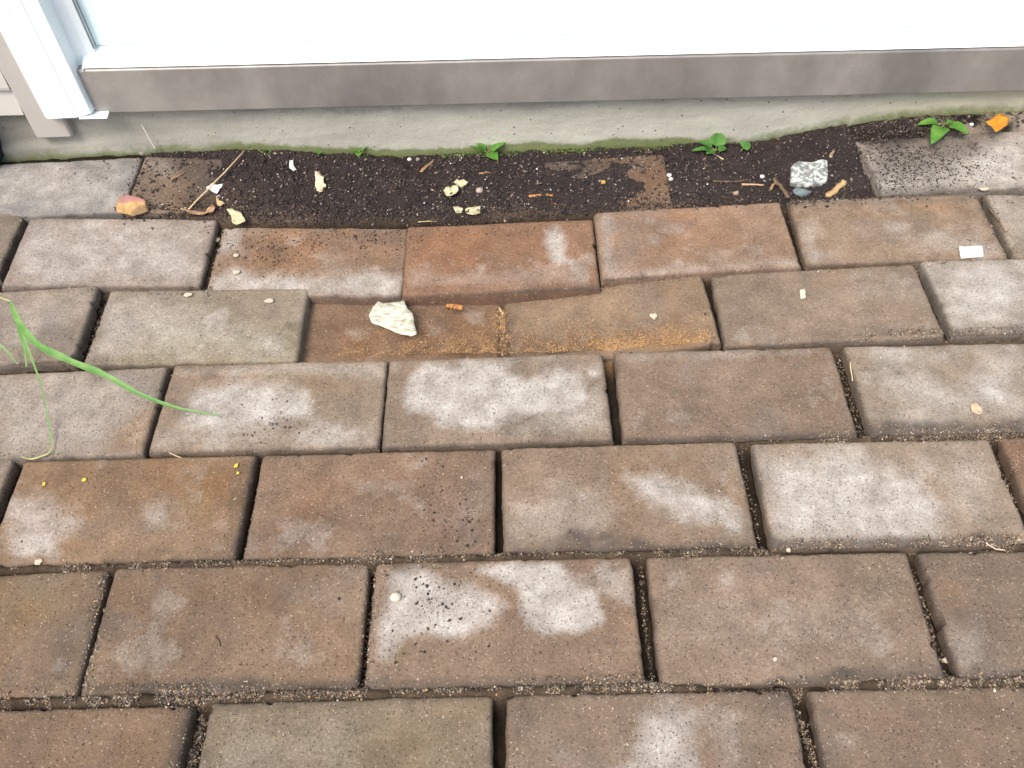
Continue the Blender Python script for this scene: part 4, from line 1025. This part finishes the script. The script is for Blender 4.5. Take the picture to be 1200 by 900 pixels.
stick('twig', [(490,260),(505,259),(515,260)], .0006, STRAW, 'thin cream straw along the soil edge above the reddish paver', 'twig', rough=.1)
stick('twig', [(1155,636),(1166,643),(1178,645)], .0007, make_simple('pink_straw', (.60, .46, .36), .6, .3), 'thin pinkish twig on the joint at the right edge, lower curve', 'twig', rough=.05)
stick('twig', [(1160,637),(1172,641)], .0005, STRAW, 'tiny straw beside the thin pinkish twig at the right edge', 'twig', rough=.05)
stick('twig', [(198,530),(206,534),(214,537)], .0005, STRAW, 'tiny curled straw in the joint above the yellow-specked paver', 'twig', rough=.05)
stick('twig', [(1158,241),(1170,258),(1178,272)], .0011, WOOD2, 'dark thin twig in the joint beside the white rectangular chip', 'twig', rough=.15)
stick('twig', [(996,424),(999,446)], .0006, STRAW, 'fine pale straw upright in the joint left of the cloudy grey paver', 'twig', rough=.05)
stick('twig', [(585,360),(589,368)], .0008, STRAW, 'tiny straw piece in the joint between the two sunken pavers', 'twig', rough=.1)
stick('twig', [(870,402),(885,404)], .0008, WOOD, 'flat brown splinter at the front edge of the grey-brown paver', 'twig', rough=.1)
# little insect-like scrap
stick('twig', [(252,745),(256,752),(257,757)], .0010, WOOD2, 'dark curled scrap in the middle of a plain brown paver', 'twig', rough=.2)

# ------------------------------------------------------------------ seedlings
LEAFM = make_simple('seedling_leaf', (.06, .19, .025), .6, .3, (.14, .31, .05), 90, .0003, .25)
LEAFD = make_simple('young_leaf_dark', (.05, .16, .03), .6, .3, (.10, .24, .05), 90, .0003, .25)
STEMM = make_simple('seedling_stem', (.22, .26, .08), .5, .3)
def leaf_mesh(L, Wd, bend, fold=.25, nu=10, nv=6, tip=.5, thick=.00025):
    """leaf along +x from the origin, round to oval, arching"""
    top = []
    for i in range(nu+1):
        u = i/nu; wv = Wd*.5*(math.sin(math.pi*u**tip))**.62 if 0 < u < 1 else .0001
        for j in range(nv+1):
            v = (j/nv-.5)*2
            top.append((L*u, wv*v, bend*L*(u-u*u)*1.6+fold*abs(v)*wv-bend*L*.3*u+.00015*math.sin(v*9+u*12)))
    nT = len(top); V = top+[(x, y, z-thick) for x, y, z in top]; Fc = []
    for i in range(nu):
        for j in range(nv):
            a = i*(nv+1)+j; Fc.append((a, a+nv+1, a+nv+2, a+1)); Fc.append((a+nT, a+1+nT, a+nv+2+nT, a+nv+1+nT))
    return V, Fc
def seedling(px, py, label, leaves, stem_h=.006, mat=LEAFM):
    """leaves: (target px, py, height above base, length, width, pitch)"""
    b = on(px, py); r = empty('seedling', b, label, 'seedling', 'seedlings along the foundation')
    top = Vector((0, 0, stem_h))
    V, Fc = tube([Vector((0, 0, -.002)), Vector((.0003, 0, stem_h*.5)), top], [.0007, .0006, .0005], 6)
    mesh_obj('stem', V, Fc, STEMM, r)
    for (tx, ty, hz, wd, bend) in leaves:
        tgt = Vector(at(tx, ty, b.z+hz))-b            # leaf tip
        d = tgt-top; L = d.length; st = top+d*.22
        V, Fc = tube([top, st], [.0004, .0004], 5)
        mesh_obj('leaf_stalk', V, Fc, STEMM, r)
        V, Fc = leaf_mesh(L*.80, wd*1.45, bend)
        o = mesh_obj('leaf', V, Fc, mat, r); o.location = st
        yaw = math.atan2(d.y, d.x); pit = math.atan2(d.z, math.hypot(d.x, d.y))
        o.rotation_euler = (0, -pit, yaw)
seedling(1104, 150, 'three-leaved green seedling growing between the foundation and the whitish paver', [(1076,145,.008,.0085,.3), (1093,166,.006,.0125,.3), (1135,156,.006,.011,.3), (1117,143,.009,.006,.3)], .006)
seedling(571, 182, 'four-leaved green seedling on the moss at the middle of the foundation', [(547,168,.010,.0075,.3), (560,168,.014,.008,.3), (592,166,.014,.011,.25), (575,184,.004,.0065,.3), (583,187,.003,.010,.3)], .004)
seedling(838, 179, 'round-leaved seedling, the bushiest one, right of the centre', [(819,165,.012,.0085,.2), (843,155,.014,.0135,.2), (851,174,.006,.0095,.2), (828,180,.004,.0075,.2), (811,176,.006,.006,.2)], .004, LEAFD)
seedling(868, 178, 'single round green leaf right of the bushiest seedling', [(879,168,.008,.011,.15)], .003, LEAFD)
seedling(421, 180, 'small bright green seedling left of the centre of the foundation', [(413,176,.005,.007,.3), (432,170,.008,.0065,.3), (422,168,.008,.006,.3), (420,183,.002,.006,.3)], .003)
seedling(373, 182, 'tiniest green sprout, leftmost one on the soil', [(370,177,.005,.0035,.3), (377,179,.004,.0035,.3)], .003)
# moss along the foot of the foundation
n = 2600
X = RNG.uniform(-.30, .30, n); k = RNG.uniform(0, 1, n) < sstep(.42, .6, fbm(X*16, X*0, 131, 3)); X = X[k]
Y = wall_y(X)-.0015-RNG.exponential(.0022, len(X)); Z = ground_z(X, Y)
grains('moss', np.column_stack([X, Y, Z]), .0006+.0010*RNG.power(.5, len(X)), palette(len(X), [(.09,.14,.025), (.05,.08,.018), (.15,.19,.045)], [3, 2, 1.5]), 'thin green moss along the foot of the concrete foundation', sink=.3)

# ------------------------------------------------------------------ grass hanging in from the left
def blade_mat():
    return make_simple('grass_blade', (.12, .30, .07), .5, .35, (.26, .42, .14), 38, .0002, .35, stretch=(1, 1, 1))
GRASS = blade_mat(); DRYG = make_simple('dry_grass', (.50, .46, .22), .6, .3, (.30, .36, .12), 60, .0002, .25)
gb = Vector(at(-58, 352, .002)); g = empty('grass_tuft', gb, 'tuft of long green grass blades arching in from the left edge over the pavers', 'grass')
def ribbon(name, path, widths, mat):
    """path: (px, py, z) ; a V-folded blade"""
    pts = [Vector(at(x, y, z)) for x, y, z in path]
    # catmull-rom
    out = []; ws = []
    for i in range(len(pts)-1):
        p0 = pts[max(0, i-1)]; p1 = pts[i]; p2 = pts[i+1]; p3 = pts[min(len(pts)-1, i+2)]
        for s in range(6):
            t = s/6; out.append(.5*((2*p1)+(p2-p0)*t+(2*p0-5*p1+4*p2-p3)*t*t+(3*p1-p0-3*p2+p3)*t**3)); ws.append(.70*widths[i]*(1-t)+widths[i+1]*t)
    out.append(pts[-1]); ws.append(widths[-1]); V = []; Fc = []; n = len(out); k = 5
    for i, p in enumerate(out):
        d = (out[min(n-1, i+1)]-out[max(0, i-1)]).normalized(); s = d.cross(Vector((0, -.3, 1))).normalized(); u = s.cross(d)
        for j in range(k):
            v = (j/(k-1)-.5)*2; V.append(p+s*v*ws[i]/2+u*abs(v)*ws[i]*.16)
    nT = len(V); V = V+[v-Vector((0, 0, .0002)) for v in V]
    for i in range(n-1):
        for j in range(k-1):
            a = i*k+j; Fc.append((a, a+k, a+k+1, a+1)); Fc.append((a+nT, a+1+nT, a+k+1+nT, a+k+nT))
    o = mesh_obj(name, local(V, gb), Fc, mat, g); return o
ribbon('stem', [(-58,352,.002), (-40,346,.016), (-14,345,.028), (12,353,.034)], [.0016, .0016, .0015, .0014], DRYG)
ribbon('blade', [(12,353,.034), (22,376,.035), (42,402,.034), (80,422,.032), (122,439,.029), (160,460,.021), (205,477,.012), (257,487,.005)], [.0025, .0065, .0072, .0070, .0064, .0045, .0030, .0010], GRASS)
ribbon('blade', [(13,354,.034), (20,375,.033), (29,400,.030), (40,428,.024), (48,450,.018), (53,475,.012), (58,500,.007), (61,520,.003)], [.0020, .0040, .0038, .0024, .0013, .0012, .0016, .0014], GRASS)
ribbon('dry_tip', [(61,520,.0032), (58,530,.003), (48,535,.002), (36,538,.001), (25,535,.001)], [.0014, .0016, .0015, .0014, .0006], DRYG)
ribbon('blade', [(14,358,.033), (20,380,.026), (28,405,.016), (31,430,.006)], [.0016, .0030, .0034, .0010], GRASS)
ribbon('blade', [(-58,352,.002), (-40,378,.016), (-15,398,.018), (4,408,.014), (20,426,.004)], [.0020, .0034, .0034, .0028, .0008], GRASS)

# ------------------------------------------------------------------ render
sc.render.engine = 'CYCLES'
sc.render.resolution_x = 1024; sc.render.resolution_y = 768
sc.cycles.max_bounces = 6
